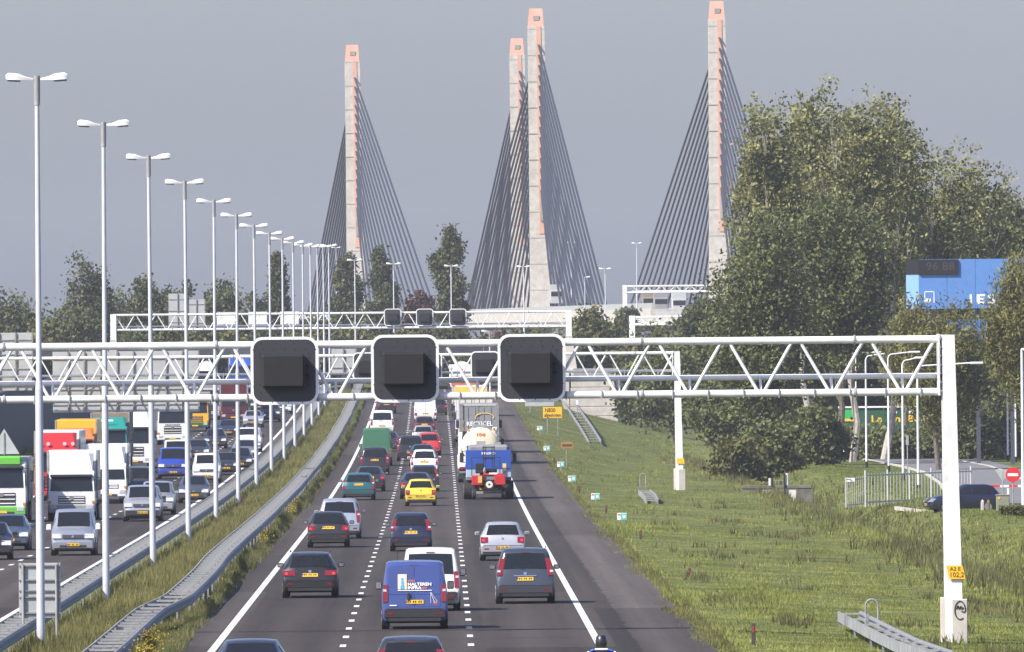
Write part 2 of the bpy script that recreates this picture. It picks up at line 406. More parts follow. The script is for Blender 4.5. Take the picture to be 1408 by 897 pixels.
# ------------------------------------------------------------------ the cable-stayed bridge and its approach
M_JOINT = mat('stained lift joint', (.34, .315, .275), rough=.9)
def make_bridge():
    br = thing('cable_stayed_bridge', 'concrete cable-stayed river bridge with four salmon-trimmed pylons on the horizon', 'bridge', (20.7, 2396, 0))
    BO = Vector((20.7, 2396, 0)); ax = Vector((-.1405, .99, 0)); AN = Vector((.99, .1405, 0))
    DZ = 16.0
    pyl = [(at(743, 420, 2400), 12, 79, 96), (at(989.5, 420, 2388), 2, 92, 106), (at(490, 420, 2652), 62, 114, 76), (at(716.5, 420, 2640), 53, 105, 80)]
    for k, (p, ty, near, far) in enumerate(pyl):
        d = p.y; top = at(0 + PCX + p.x * F / d, ty, d).z
        lean = -.008 if k != 1 else -.002
        b = B(); x0 = p.x - BO.x; y0 = d - BO.y
        def sec(z, w_, l_):
            xx = x0 + lean * (z - 20)
            return [(xx - w_, y0 - l_, z), (xx + w_, y0 - l_, z), (xx + w_, y0 + l_, z), (xx - w_, y0 + l_, z)]
        capz = top - 3.2
        levels = [(-2, 1.95, 2.6), (14, 1.9, 2.5), (30, 1.72, 2.3), (50, 1.55, 2.0), (capz, 1.5, 1.9)]
        for (za, wa, la), (zb, wb, lb) in zip(levels[:-1], levels[1:]): b.hexa(sec(za, wa, la), sec(zb, wb, lb))
        py = b.build('pylon', M_CONC, br)
        # lift joints left by the formwork
        for z in np.arange(20, capz, 4.6):
            t = (z - 14) / (capz - 14); wv = 1.9 - .4 * t
            B().hexa(sec(z, wv + .02, 2.5 - .6 * t + .03), sec(z + .16, wv + .02, 2.5 - .6 * t + .03)).build('lift_joint', M_JOINT, py)
        c = B(); xx = x0 + lean * (top - 20)
        c.hexa([(xx - 1.42, y0 - 1.85, capz), (xx + 1.42, y0 - 1.85, capz), (xx + 1.42, y0 + 1.85, capz), (xx - 1.42, y0 + 1.85, capz)],
               [(xx - 1.15, y0 - 1.3, top), (xx + 1.2, y0 - 1.3, top), (xx + 1.2, y0 + 1.7, top), (xx - 1.15, y0 + 1.7, top)])
        cap = c.build('pylon_cap', M_ORANGE, py)
        B().box((xx + .1, y0 - 1.66, capz + 1.5), (1.0, .2, .8)).build('cap_recess', M_CONCD, cap)
        def fx_(z): return x0 + lean * (z - 20) + .45
        zt_, zb_ = capz, 30.0
        s = B()
        for za, zc in zip(np.linspace(zb_, zt_, 8)[:-1], np.linspace(zb_, zt_, 8)[1:]):
            def ly(z): return y0 - (2.5 - .62 * (z - 14) / (capz - 14)) - .12
            s.hexa([(fx_(za) - .42, ly(za), za), (fx_(za) + .42, ly(za), za), (fx_(za) + .42, ly(za) + .6, za), (fx_(za) - .42, ly(za) + .6, za)],
                   [(fx_(zc) - .42, ly(zc), zc), (fx_(zc) + .42, ly(zc), zc), (fx_(zc) + .42, ly(zc) + .6, zc), (fx_(zc) - .42, ly(zc) + .6, zc)])
        s.build('salmon_strip', M_ORANGE, py)
        B().box((fx_(33), y0 - 2.52, 34.5), (.42, .3, 4.5)).build('strip_recess', M_CONCD, py)
        N = 15
        for side, span in ((-1, near), (1, far)):
            for i in range(N):
                t = i / (N - 1)
                za = (top - 6.5) * (1 - t) + 38 * t
                L = span * (1 - t) + 16 * t
                a = Vector((fx_(za), y0 + side * 2.0, za))
                e = Vector((x0, y0, DZ + 1.0)) + ax * side * L
                B().tube(a, e, .2, .2, 6).build('stay_cable', M_CABLE, py)
    # deck: two edge beams and a slab, seen edge-on above the trees
    def dk(L, s, z): return Vector((0, 0, 0)) + ax * L + AN * s + Vector((0, 0, z))
    b = B(); 
    b.hexa([dk(-150, -19, DZ - 2.2), dk(-150, 19, DZ - 2.2), dk(420, 19, DZ - 2.2), dk(420, -19, DZ - 2.2)],
           [dk(-150, -19, DZ), dk(-150, 19, DZ), dk(420, 19, DZ), dk(420, -19, DZ)])
    b.build('bridge_deck', M_CONC, br)
    for s in (-18.7, 18.7):
        B().hexa([dk(-150, s - .15, DZ), dk(-150, s + .15, DZ), dk(420, s + .15, DZ), dk(420, s - .15, DZ)],
                 [dk(-150, s - .15, DZ + 1), dk(-150, s + .15, DZ + 1), dk(420, s + .15, DZ + 1), dk(420, s - .15, DZ + 1)]).build('parapet', M_PANELBACK, br)
    for L in (-140, -95, -50, 330, 380):
        for s in (-11, 11):
            B().hexa([dk(L - 1.2, s - 3, -1.), dk(L - 1.2, s + 3, -1.), dk(L + 1.2, s + 3, -1.), dk(L + 1.2, s - 3, -1.)],
                     [dk(L - 1.2, s - 3, DZ - 2.21), dk(L - 1.2, s + 3, DZ - 2.21), dk(L + 1.2, s + 3, DZ - 2.21), dk(L + 1.2, s - 3, DZ - 2.21)]).build('pier', M_CONC, br)
    # approach viaduct curving up from the embankment
    ds = list(np.arange(1590, 2250, 22.)) + [2252]
    pts = [Vector((R(d) - 10.5, d, roadz(d) - .05)) - BO for d in ds]
    B().sweep([(-18, 0), (18, 0), (18, -.9), (9, -2.0), (-9, -2.0), (-18, -.9)], pts, close=True).build('viaduct_deck', M_CONC, br)
    for s in (-17.8, 17.8): B().sweep([(s - .12, 0), (s + .12, 0), (s + .12, .95), (s - .12, .95)], pts, close=True).build('viaduct_parapet', M_PANELBACK, br)
    for d in np.arange(1700, 2240, 45.):
        p = Vector((R(d) - 10.5, d, 0)) - BO
        for sx in (-8, 8): B().box((p.x + sx, p.y, (roadz(d) - 2.1 - 1) / 2), (2.6, 1.4, roadz(d) - 2.1 + 1)).build('viaduct_pier', M_CONC, br)
make_bridge()

# ------------------------------------------------------------------ dark overpass crossing the motorway far ahead
def make_overpass():
    d = 1446; x0, x1 = -58, at(792, 500, d).x
    o = thing('overpass', 'dark low overpass crossing the motorway beneath the far gantry', 'overpass', ((x0 + x1) / 2, d, 0))
    L = x1 - x0; zt = at(500, 472, d).z; zb = at(500, 490, d).z
    B().box((0, 12, (zt + zb) / 2), (L, 24, zt - zb), .05).build('deck', M_NAVY, o)
    B().box((0, .02, zt + .06), (L + .4, .4, .16)).build('edge_beam', M_CONCD, o)
    for x in np.arange(x0 + 3, x1 - 2, 4.0):
        B().box((x - (x0 + x1) / 2, -.03, (zt + zb) / 2), (.08, .06, zt - zb - .1)).build('cladding_joint', M_CONCD, o)
    for f in (R(d) - 10.5, R(d) - 29.5, R(d) + 8.6):
        B().box((f - (x0 + x1) / 2, 12, zb / 2), (1.0, 22, zb - .004)).build('pier_wall', M_NAVY, o)
make_overpass()

def wall_along(name, label, o0, d0, d1, h0, h1, m, thick=.5, step=25):
    """retaining wall following the road, panel by panel"""
    t = thing(name, label, 'wall', (R(d0) + o0, d0, 0)); base = Vector(t.location)
    n = int((d1 - d0) / step)
    for i in range(n):
        a, b_ = d0 + i * step, d0 + (i + 1) * step - .12
        pa, pb = Vector((R(a) + o0, a, 0)) - base, Vector((R(b_) + o0, b_, 0)) - base
        za, zb = gz(R(a) + o0, a) - 1, gz(R(b_) + o0, b_) - 1
        ta = roadz(a) + h0 + (h1 - h0) * i / n; tb = roadz(b_) + h0 + (h1 - h0) * (i + 1) / n
        k = Vector((thick, 0, 0))
        z = lambda v, h: Vector((v.x, v.y, h))
        B().hexa([z(pa, za), z(pa + k, za), z(pb + k, zb), z(pb, zb)], [z(pa, ta), z(pa + k, ta), z(pb + k, tb), z(pb, tb)]).build('wall_panel', m, t)
    return t
wall_along('noise_wall', 'tall dark noise wall along the far left edge of the oncoming lanes', -34.6, 860, 1440, 4.4, 4.4, M_NAVY)

def make_abutment():
    """stepped concrete wing wall to the right of the road, in front of the overpass"""
    d = 1392; a = at(783, 570, d); c = at(850, 588, d)
    t = thing('abutment', 'pale stepped concrete abutment right of the road below the gantry post', 'abutment', (a.x, d, 0))
    w_ = c.x - a.x
    zt = at(815, 506, d).z; zb = 0.
    n = 6; hh = (zt - 1.0) / n
    for i in range(n):
        z0 = zb if i == 0 else 1.0 + i * hh
        z1 = 1.0 + (i + 1) * hh - .05
        inset = .12 * i
        B().box((w_ / 2 + inset * .2, 3 + inset * .5, (z0 + z1) / 2), (w_ - inset * .4, 6 - inset, z1 - z0), .04).build('concrete_course', M_CONC, t)
    B().box((w_ / 2, 3.2, (1 + zt) / 2), (w_ - .9, 5.3, zt - 1.1)).build('core', M_CONCD, t)
    # side wall running back to the overpass
    zb2 = at(790, 474, 1446).z
    B().hexa([(-.55, .5, 0), (.0, .5, 0), (.0, 54, 1.), (-.55, 54, 1.)], [(-.55, .5, zt - .6), (.0, .5, zt - .6), (.0, 54, zb2), (-.55, 54, zb2)]).build('wing_wall', M_CONC, t)
make_abutment()

# ------------------------------------------------------------------ gantries with lane signals
def rounded(w_, h, r, n=5):
    P = []
    for cx, cy, a0 in ((w_/2-r, h/2-r, 0), (-w_/2+r, h/2-r, 90), (-w_/2+r, -h/2+r, 180), (w_/2-r, -h/2+r, 270)):
        for i in range(n + 1):
            a = math.radians(a0 + 90 * i / n); P.append((cx + r * math.cos(a), cy + r * math.sin(a)))
    return P
BOLT = B().tube((0, .012, 0), (0, -.012, 0), .016, .016, 6).mesh('bolt'); BOLT.materials.append(M_UNDER)

def lane_signal(label, c, size, detail=True, group='lane signals seen from behind on the gantries'):
    t = thing('lane_signal', label, 'lane signal', c, 0, group); h = size / 2
    B().prism(rounded(size, size, .17 * size), .0, .07, 'y').build('back_plate', M_DARKSIGN, t)
    rim = B(); outer = rounded(size + .02, size + .02, .17 * size + .01); inner = rounded(size - .14, size - .14, .17 * size - .055)
    n = len(outer); V = [[rim.bm.verts.new((x, y, z)) for x, z in P] for P, y in ((outer, -.012), (inner, -.012), (outer, .06), (inner, .06))]
    for i in range(n):
        j = (i + 1) % n
        rim.bm.faces.new((V[0][i], V[0][j], V[1][j], V[1][i])); rim.bm.faces.new((V[0][i], V[0][j], V[2][j], V[2][i])); rim.bm.faces.new((V[1][i], V[1][j], V[3][j], V[3][i]))
    rim.build('white_border', M_WHITE, t)
    k = size / 1.91
    bx = B().box((-.03 * k, -.19 * k, -.01), (1.22 * k, .36 * k, .95 * k), .06 * k, seg=2).build('housing', M_BOXSIGN, t)
    B().box((-.03 * k, -.375 * k, -.01), (1.12 * k, .02, .85 * k), .008).build('housing_lid', M_BOXSIGN, bx)
    if detail:
        for sx in (-1, 1):
            for dz in (.1, -.15):
                B().prism([(0, .07), (-.13 * sx, .05), (-.13 * sx, .02), (0, -.05)], -.2, -.02, 'y').build('side_fin', M_UNDER, bx).location = ((-.03 + .62 * sx) * k if sx < 0 else (.58 + .13) * k, 0, dz)
        pts = [(x, .62) for x in np.linspace(-.6, .6, 5)] + [(x, .78) for x in (-.68, -.22, .26, .7)] + [(sx * .7, z) for sx in (-1, 1) for z in (.5, .38, -.4, -.62, -.84)] + \
              [(sx * .89, z) for sx in (-1, 1) for z in (.6, -.45)] + [(x, -.9) for x in (-.35, .1, .5)]
        for x, z in pts:
            bo = link('bolt', BOLT, None, t); bo.location = (x * k, -.005, z * k)
    return t

def gantry(label, d, xl, xr, ztop, zmid, zlow, rtop, node, first, posts, depth=.95, mids=True, fine=True):
    """three-chord truss: top chord, front lower chord, rear lower chord, every diagonal a part"""
    g = thing('sign_gantry', label, 'gantry', (0, d, 0))
    B().tube((xl, .1, ztop), (xr, .1, ztop), rtop, rtop, 14).build('top_chord', M_WHITE, g, True)
    fc = B().tube((xl, 0, zlow), (xr, 0, zlow), rtop, rtop, 14).build('lower_chord', M_WHITE, g, True)
    B().tube((xl, depth, zmid), (xr, depth, zmid), rtop * .75, rtop * .75, 12).build('rear_chord', M_WHITE, g, True)
    x = first
    while x - node > xl: x -= node
    i = 0
    while x < xr - .1:
        for s in (-1, 1):
            a = x + s * .06; t_ = x + s * (node / 2 - .09)
            if xl < t_ < xr:
                B().tube((a, .02, zlow), (t_, .1, ztop), rtop * .44, rtop * .44, 8).build('diagonal', M_WHITE, g, True)
        if fine:
            B().tube((x, 0, zlow), (x, depth, zmid), rtop * .36, rtop * .36, 6).build('cross_strut', M_WHITE, g, True)
            for f in (.25, .75):
                B().box((x + node * f, -.02, zlow - .01), (.03, rtop * 2.3, rtop * 2.35)).build('pipe_clip', M_GALV, fc)
        if fine and i % 3 == 1:
            for z_, y_ in ((ztop, .1), (zlow, 0)): B().tube((x + .62, y_, z_), (x + .68, y_, z_), rtop * 1.32, rtop * 1.32, 14).build('flange', M_GALV, fc)
        x += node; i += 1
    return g

G1 = 398
def post_of(g, x, zt, zb, w0, w1, base_h, base_w, d0=0., plate=True):
    p = B().hexa([(x - w1 / 2, d0 - .2, zb), (x + w1 / 2, d0 - .2, zb), (x + w1 / 2, d0 + 1.15, zb), (x - w1 / 2, d0 + 1.15, zb)],
                 [(x - w0 / 2 - .12, d0 - .2, zt), (x + w0 / 2 - .12, d0 - .2, zt), (x + w0 / 2 - .12, d0 + 1.15, zt), (x - w0 / 2 - .12, d0 + 1.15, zt)]).build('post', M_WHITE, g)
    if plate:
        B().box((x - .14 - w0 / 2 - .07, .4, zt - .85), (.05, 1.25, 1.75)).build('end_plate', M_WHITE, g)
        for z in np.linspace(zt - 1.6, zt - .1, 7): B().box((x - .14 - w0 / 2 - .03, -.215, z), (.05, .03, .05)).build('flange_bolt', M_GALV, p)
    if base_h:
        B().box((x + base_w * .22, d0 + .1, zb + base_h / 2 - .15), (base_w * .72, .75, base_h + .3), .02).build('concrete_guard', M_CONC, g)
        B().box((x - base_w * .42, d0 + .45, zb + base_h / 2 - .13), (base_w * .42, .7, base_h + .34), .02).build('concrete_guard', M_CONC, g)
    return p
b1 = on_ground(1313, 884); G1 = b1.y
k1 = at(704, 471.5, G1); zt1, zm1, zl1 = k1.z, at(704, 522, G1).z, at(704, 544, G1).z
xr1 = at(1296, 466, G1).x
nodepx = 97.5 * G1 / F
g1 = gantry('nearest white tubular gantry spanning both carriageways on a tall post', G1, b1.x - 48, xr1, zt1, zm1, zl1, .108, nodepx, at(1241.6, 540, G1).x, 1)
post_of(g1, b1.x, zt1 + .12, b1.z - .3, .36, .5, 1.55, .62)
post_of(g1, b1.x - 48.3, zt1 + .12, gz(b1.x - 48, G1) - .3, .36, .5, 1.55, .62, plate=False)
pl = thing('distance_plate', 'yellow plate marked 102,2 on the nearest gantry post', 'sign', at(1313, 787, G1) + Vector((.0, -.26, 0)))
B().prism([(-.25, .19), (.21, .19), (.29, -.19), (-.17, -.19)], -.012, .012, 'y').build('plate_face', M_YSIGN, pl)
text_part('A2 E', .15, M_INK, pl, (.0, -.016, .095), width=.3); text_part('102,2', .2, M_INK, pl, (.04, -.016, -.075), width=.38)
# spray-painted tag on the concrete guard
gr = B(); gx, gzz = at(1319, 839, G1).x, at(1319, 839, G1).z; gy = G1 + .1 - .375 - .012
arc = [(gx + .15 * math.cos(a) + .01, gy, gzz + .26 * math.sin(a)) for a in np.linspace(math.radians(-55), math.radians(-360), 22)]
arc += [(gx + .13, gy, gzz - .06), (gx + .05, gy, gzz - .03)]
zig = [(gx - .1, gy, gzz + .04), (gx - .05, gy, gzz + .13), (gx - .02, gy, gzz + .04), (gx + .03, gy, gzz + .12), (gx + .05, gy, gzz + .03), (gx + .1, gy, gzz + .09)]
gr.path(arc, .016, 6).path(zig, .02, 6)
tag(gr.build('graffiti', M_INK), 'black spray-painted curl on the concrete foot of the nearest gantry', 'graffiti')
for i, (px, py, wd) in enumerate(((391.5, 510, 'left of the three large'), (557, 507, 'middle of the three large'), (731, 506, 'right of the three large'))):
    lane_signal('dark square lane signal, %s ones on the nearest gantry' % wd, at(px, py, G1) + Vector((0, -.25, 0)), 1.91)

b2 = on_ground(935, 674); G2 = b2.y
zt2, zm2, zl2 = at(800, 486.5, G2).z, at(800, 511, G2).z, at(800, 522, G2).z
g2 = gantry('second white tubular gantry seen between the chords of the nearest one', G2, b2.x - 50, at(929, 486, G2).x, zt2, zm2, zl2, .1, 2.08, at(905, 520, G2).x, 1)
post_of(g2, b2.x, zt2 + .1, b2.z - .3, .36, .48, 1.6, .6)
post_of(g2, b2.x - 50.3, zt2 + .1, gz(b2.x - 50, G2) - .3, .36, .48, 1.6, .6, plate=False)
p2 = thing('distance_plate', 'small yellow plate on the post of the second gantry', 'sign', at(935.5, 634, G2) + Vector((0, -.26, 0)))
B().prism([(-.25, .17), (.22, .17), (.25, -.17), (-.2, -.17)], -.012, .012, 'y').build('plate_face', M_YSIGN, p2)
for px, wd in ((505, 'left'), (588, 'middle'), (667, 'right')):
    lane_signal('dark square lane signal, %s one on the second gantry' % wd, at(px, 504.5 if px < 600 else 503, G2) + Vector((0, -.25, 0)), 1.78)

def sign_back(label, d, px0, px1, py0, py1, rib, group='sign boards seen from behind', m=None, rows=4, y=1.25):
    a, c = at(px0, py0, d), at(px1, py1, d); mid = (a + c) / 2
    t = thing('sign_board', label, 'sign', (mid.x, d + y, mid.z), 0, group)
    W, H = c.x - a.x, a.z - c.z
    n = max(1, int(round(W / rib)))
    for i in range(n):
        x = -W / 2 + (i + .5) * W / n
        B().box((x, 0, 0), (W / n - .02, .03, H)).build('sign_panel', m or M_PANELBACK, t)
    for i in range(n):
        x = -W / 2 + (i + .5) * W / n
        B().box((x + W / n * .46, -.07, 0), (.09, .12, H + .02)).build('vertical_rib', M_GALVD, t)
    for j in range(rows):
        z = -H / 2 + (j + .5) * H / rows
        B().box((0, -.05, z), (W, .06, .05)).build('horizontal_rail', M_GALV, t)
    return t
sign_back('wide grey ribbed sign board seen from behind on the second gantry', G2, 71, 274, 484, 566, 1.0)
sign_back('tall grey ribbed sign board at the left edge of the photograph', G2, -140, 45, 459, 537, 1.0)
sign_back('narrow grey sign board behind the cluster of lamp posts on the second gantry', G2, 455, 490, 480, 514, .8, rows=2)

G3 = 1398
a3, c3 = at(157, 440, G3), at(780, 440, G3)
zt3, zm3, zl3 = at(470, 431, G3).z, at(470, 447, G3).z, at(470, 451.5, G3).z
g3 = gantry('third white gantry far off in front of the bridge pylons', G3, a3.x, c3.x, zt3, zm3, zl3, .12, 2.15, a3.x + 1.1, 1)
for x, s in ((a3.x - .1, -1), (c3.x + .15, 1)):
    B().box((x, .4, (zt3 + zl3) / 2 - .6), (.6, 1.2, zt3 - zl3 + 1.4)).build('post', M_WHITE, g3)
    zz = zl3 - 1.0
    B().hexa([(x - .35 - (1.0 if s < 0 else 0), -.3, 0), (x + .35 + (1.4 if s > 0 else 0), -.3, 0), (x + .35 + (1.4 if s > 0 else 0), 1.1, 0), (x - .35 - (1.0 if s < 0 else 0), 1.1, 0)],
             [(x - .33, -.3, zz), (x + .33, -.3, zz), (x + .33, 1.1, zz), (x - .33, 1.1, zz)]).build('concrete_pedestal', M_CONC, g3)
for px, wd in ((540, 'left'), (584, 'middle'), (629.5, 'right')):
    lane_signal('small dark lane signal, %s one on the third gantry' % wd, at(px, 436.5, G3) + Vector((0, -.3, 0)), 1.75, False)
for i, px in enumerate((311, 354.5, 398.5)):
    p = at(px, 441 - i * .5, G3)
    t = thing('signal_box', 'white signal box facing the oncoming lanes, %s from the left on the third gantry' % ORD[i], 'lane signal', (p.x, G3 + 1.2, p.z), 0, 'white signal boxes on the third gantry')
    B().box((0, 0, 0), (1.9, .5, 1.55), .05).build('cabinet', M_WHITE, t); B().box((0, .32, 0), (2.0, .1, 1.75), .03).build('front_frame', M_PANELBACK, t)
sign_back('grey sign board raised above the left part of the third gantry', G3, 231, 258, 404, 451, 1.0, rows=3)
sign_back('grey sign board beside the raised one on the third gantry', G3, 258.5, 282, 412, 451, 1.0, rows=3)

def small_gantry(label, d, px0, px1, pyt, pyb, node, post_side):
    a, c = at(px0, pyt, d), at(px1, pyb, d)
    g = gantry(label, d, a.x, c.x, a.z, (a.z + c.z) / 2 - .3, c.z, .15, node, a.x + node, 1, fine=False)
    x = a.x if post_side < 0 else c.x
    B().box((x, .4, a.z - 5 + .2), (.7, 1.0, 10)).build('post', M_WHITE, g)
    return g
small_gantry('white gantry on the bridge approach beside the right pylon', 2150, 859, 985, 394, 401.5, 2.3, -1)
small_gantry('low white truss half hidden in bushes below the bridge approach', 1700, 869, 945, 436.5, 446, 1.9, -1)

# ------------------------------------------------------------------ twin-armed lamp posts on the median
def lamp_proto(h=15.5, two=True):
    r = bpy.data.objects.new('lamp_post', None)
    parts = []
    def add(b, name, m, sm=True): parts.append((name, b.mesh(name, sm), m))
    add(B().tube((0, 0, -.5), (0, 0, .46 * h), .118, .105, 14), 'lower_pole', M_GALVL)
    add(B().tube((0, 0, .46 * h), (0, 0, .475 * h), .105, .08, 14).tube((0, 0, .475 * h), (0, 0, h - .1), .08, .062, 12), 'upper_pole', M_GALVL)
    add(B().tube((0, 0, h - .75), (0, 0, h + .05), .085, .085, 12), 'collar', M_GALV)
    for s in ((-1, 1) if two else (1,)):
        b = B(); prof = [(.1, .035, -.02, .03), (.3, .09, -.03, .06), (.5, .15, -.045, .13), (.76, .16, -.05, .14), (.84, .11, -.035, .09)]
        prev = None
        for x, wy, z0, z1 in prof:
            dz = .06 * (x - .1)
            ring = [b.bm.verts.new((s * x, yy, h - .05 + dz + zz)) for yy, zz in ((-wy, z0), (-wy, z1 * .6), (-wy * .6, z1), (wy * .6, z1), (wy, z1 * .6), (wy, z0))]
            if prev:
                for i in range(6): b.bm.faces.new((prev[i], prev[(i + 1) % 6], ring[(i + 1) % 6], ring[i]))
            else: b.bm.faces.new(ring)
            prev = ring
        b.bm.faces.new(prev[::-1]); add(b, 'lamp_head', M_WHITE)
        b = B(); b.box((s * .63, 0, h - .05 - .04), (.36, .24, .04), .01, Matrix.Rotation(-s * .06, 3, 'Y')); add(b, 'lamp_glass', M_GALVD, False)
    return parts
M_GALVL = mat('pale lamp pole steel', (.52, .53, .56), rough=.5, metal=.15, var=.12, scale=1)
P15 = lamp_proto(15.68); P12 = lamp_proto(13.0); P10 = lamp_proto(11, False)
for P in (P15, P12, P10):
    for n_, me, m in P: me.materials.append(m)
LR = random.Random(4)
def lamp_post(P, loc, label, group, sc=1., rz=0.):
    t = thing('lamp_post', label, 'lamp post', loc, rz, group); t.scale = (sc, sc, sc)
    t.rotation_euler = (LR.gauss(0, .004), LR.gauss(0, .003), rz + LR.gauss(0, .04))
    for n_, me, m in P: link(n_, me, None, t)
    return t
GL = 'twin-armed lamp posts along the median'
tops = [(46, 105), (134, 168), (198, 217), (256, 248), (290, 276), (323, 298), (347, 316), (365, 331), (383, 345)]
d = 370.; k = 0
while d < 1445:
    o = -11.7
    lab = 'tall twin-armed lamp post on the grass median, %s from the left' % ORD[k]
    lamp_post(P15, (R(d) + o, d, roadz(d) - .1), lab, GL); d += 72.; k += 1
for i, (px, py, dd) in enumerate(((541, 362, 1540), (620, 365, 1640), (720, 366, 1760), (832, 369, 1880), (488, 357, 1500))):
    p = at(px, py, dd); lamp_post(P12, (p.x, dd, p.z - 13.05), 'distant twin-armed lamp post standing alone %s' % ('before the left pylon cables', 'before the tall poplar', 'in front of the tall central pylon', 'right of the central pylon cables', 'beside the row of lamp posts, left of the poplars')[i], 'distant lamp posts towards the bridge')
for i, (px, py, dd) in enumerate(((875, 334, 2250), (804, 381, 2180), (785, 333, 2500), (462, 340, 2500))):
    p = at(px, py, dd); lamp_post(P12 if i != 1 else P10, (p.x, dd, p.z - (13.05 if i != 1 else 11)), 'faint lamp post on the bridge deck %s' % ('left of the right pylon', 'over the end of the central cables', 'just right of the central cables', 'left of the left pylon')[i], 'faint lamp posts on the bridge')
p = at(662, 457, 1480); 
lamp_post(P10, (p.x + 1.0, 1425, at(715, 455, 1425).z - 11), 'single-armed lamp post below the third gantry in front of the overpass', 'distant lamp posts towards the bridge', rz=math.pi)

# ------------------------------------------------------------------ guard rails
WB = [(0, .155), (.03, .15), (.075, .10), (.075, .06), (.02, .02), (.02, -.02), (.075, -.06), (.075, -.10), (.03, -.15), (0, -.155), (-.01, -.155), (-.01, .155)]
RUNG = {}
def guard_rail(label, name, fL, fR, d0, d1, rung, ftop, postw=.1, cover=None):
    """two W-beams joined by cross plates on posts; fL, fR offsets as functions of d, ftop height of the beam top"""
    t = thing(name, label, 'guard rail', (0, 0, 0), 0, 'steel guard rails')
    ds = list(np.arange(d0, d1, 4.0 if d1 - d0 > 60 else 2.0)) + [d1]
    for f, s in ((fL, -1), (fR, 1)):
        pts = [Vector((R(d) + f(d), d, roadz(d) + ftop(d) - .155)) for d in ds]
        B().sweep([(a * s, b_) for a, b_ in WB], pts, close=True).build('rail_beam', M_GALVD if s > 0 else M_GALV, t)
    d = d0 + 1.; i = 0; extra = None
    while d < d1:
        xl, xr = R(d) + fL(d), R(d) + fR(d); z = roadz(d) + ftop(d)
        key = round(xr - xl, 2)
        if key not in RUNG:
            RUNG[key] = B().box((0, 0, 0), (key - .03, .05, .065)).mesh('cross_plate'); RUNG[key].materials.append(M_GALV)
        r_ = link('cross_plate', RUNG[key], None, t); r_.location = ((xl + xr) / 2, d, z - .045)
        if i % 2 == 0 and d < 900:
            for x in (xl + .14, xr - .14):
                g = link('rail_post', POSTM, None, t); g.location = (x, d + .06, z - .5)
        d += rung; i += 1
    return t
POSTM = B().box((0, 0, 0), (.06, .1, 1.1)).mesh('rail_post'); POSTM.materials.append(M_GALVD)
def wob(d): return .06 * math.sin(d / 23.) + .04 * math.sin(d / 9.)
fR1 = lambda d: -8.95 + .55 * smooth(398, 418, d) - .25 * smooth(430, 520, d) + wob(d) * .6
fR2 = lambda d: fR1(d) - .8
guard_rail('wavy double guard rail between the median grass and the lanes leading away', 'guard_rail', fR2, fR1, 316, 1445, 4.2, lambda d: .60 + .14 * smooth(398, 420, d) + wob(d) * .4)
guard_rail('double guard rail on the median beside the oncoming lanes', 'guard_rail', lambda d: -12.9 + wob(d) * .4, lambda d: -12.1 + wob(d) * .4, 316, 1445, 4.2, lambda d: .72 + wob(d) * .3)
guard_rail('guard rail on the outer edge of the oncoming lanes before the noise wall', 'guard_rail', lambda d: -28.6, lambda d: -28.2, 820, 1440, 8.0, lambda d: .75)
def free_rail(label, pix, wpx_m, ground_h, step=2):
    """short ladder-like rail lying along given photo pixels on the verge"""
    P = [on_ground(px, py) for px, py in pix]
    t = thing('guard_rail', label, 'guard rail', P[0], 0, 'steel guard rails'); base = P[0]
    pts = []
    for a, b_, h0, h1 in zip(P[:-1], P[1:], ground_h[:-1], ground_h[1:]):
        for i in range(6): q = a.lerp(b_, i / 6); q.z = gz(q.x, q.y) + h0 + (h1 - h0) * i / 6; pts.append(q - base)
    q = P[-1].copy(); q.z += ground_h[-1]; pts.append(q - base)
    L = [p + Vector((-wpx_m / 2, 0, 0)) for p in pts]; Rr = [p + Vector((wpx_m / 2, 0, 0)) for p in pts]
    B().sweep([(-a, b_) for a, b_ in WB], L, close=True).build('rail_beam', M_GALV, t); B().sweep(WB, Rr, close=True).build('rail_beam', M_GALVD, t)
    for i in range(0, len(pts), step):
        for f in (0,):
            if i == len(pts) - 1 and f: continue
            q = pts[i].lerp(pts[min(i + 1, len(pts) - 1)], f)
            r_ = B().box(q + Vector((0, 0, .07)), (wpx_m - .03, .06, .05)).build('cross_plate', M_GALV, t)
    for p in pts[::3]:
        for s in (-1, 1): B().box(p + Vector((s * (wpx_m / 2 - .05), 0, -.4)), (.06, .09, .9)).build('rail_post', M_GALVD, t)
    return t
def hoop(label, px, py, w_, h):
    p = on_ground(px, py); t = thing('steel_hoop', label, 'hoop', p, 0, 'steel hoops at the guard rail ends')
    arc = [(-w_ / 2, 0, -.2), (-w_ / 2, 0, h - w_ / 2)] + [(-w_ / 2 * math.cos(a), 0, h - w_ / 2 + w_ / 2 * math.sin(a)) for a in np.linspace(0, math.pi, 9)[1:-1]] + [(w_ / 2, 0, h - w_ / 2), (w_ / 2, 0, -.2)]
    B().path(arc, .028, 8).build('bent_tube', M_GALV, t, True)
    B().box((0, .02, .12), (w_ + .3, .08, .06)).build('foot_bar', M_GALVD, t)
free_rail('short ladder-like guard rail lying in the grass near the bottom right corner', [(1168, 867), (1212, 893), (1247, 911), (1292, 928)], .68, [.42, .45, .45, .45])
hoop('steel hoop over the guard rail near the bottom right corner', 1199, 874, .36, 1.05)
free_rail('tiny guard rail end in the grass below the second gantry', [(886, 684), (893, 690), (897, 693)], .7, [.3, .3, .12])
hoop('steel hoop in the grass left of the second gantry post', 884, 672, .36, .95)
free_rail('pale guard rail descending the verge beside the abutment', [(775, 552), (790, 574), (806, 596), (818, 611)], 1.1, [.7, .7, .55, .2], 1)
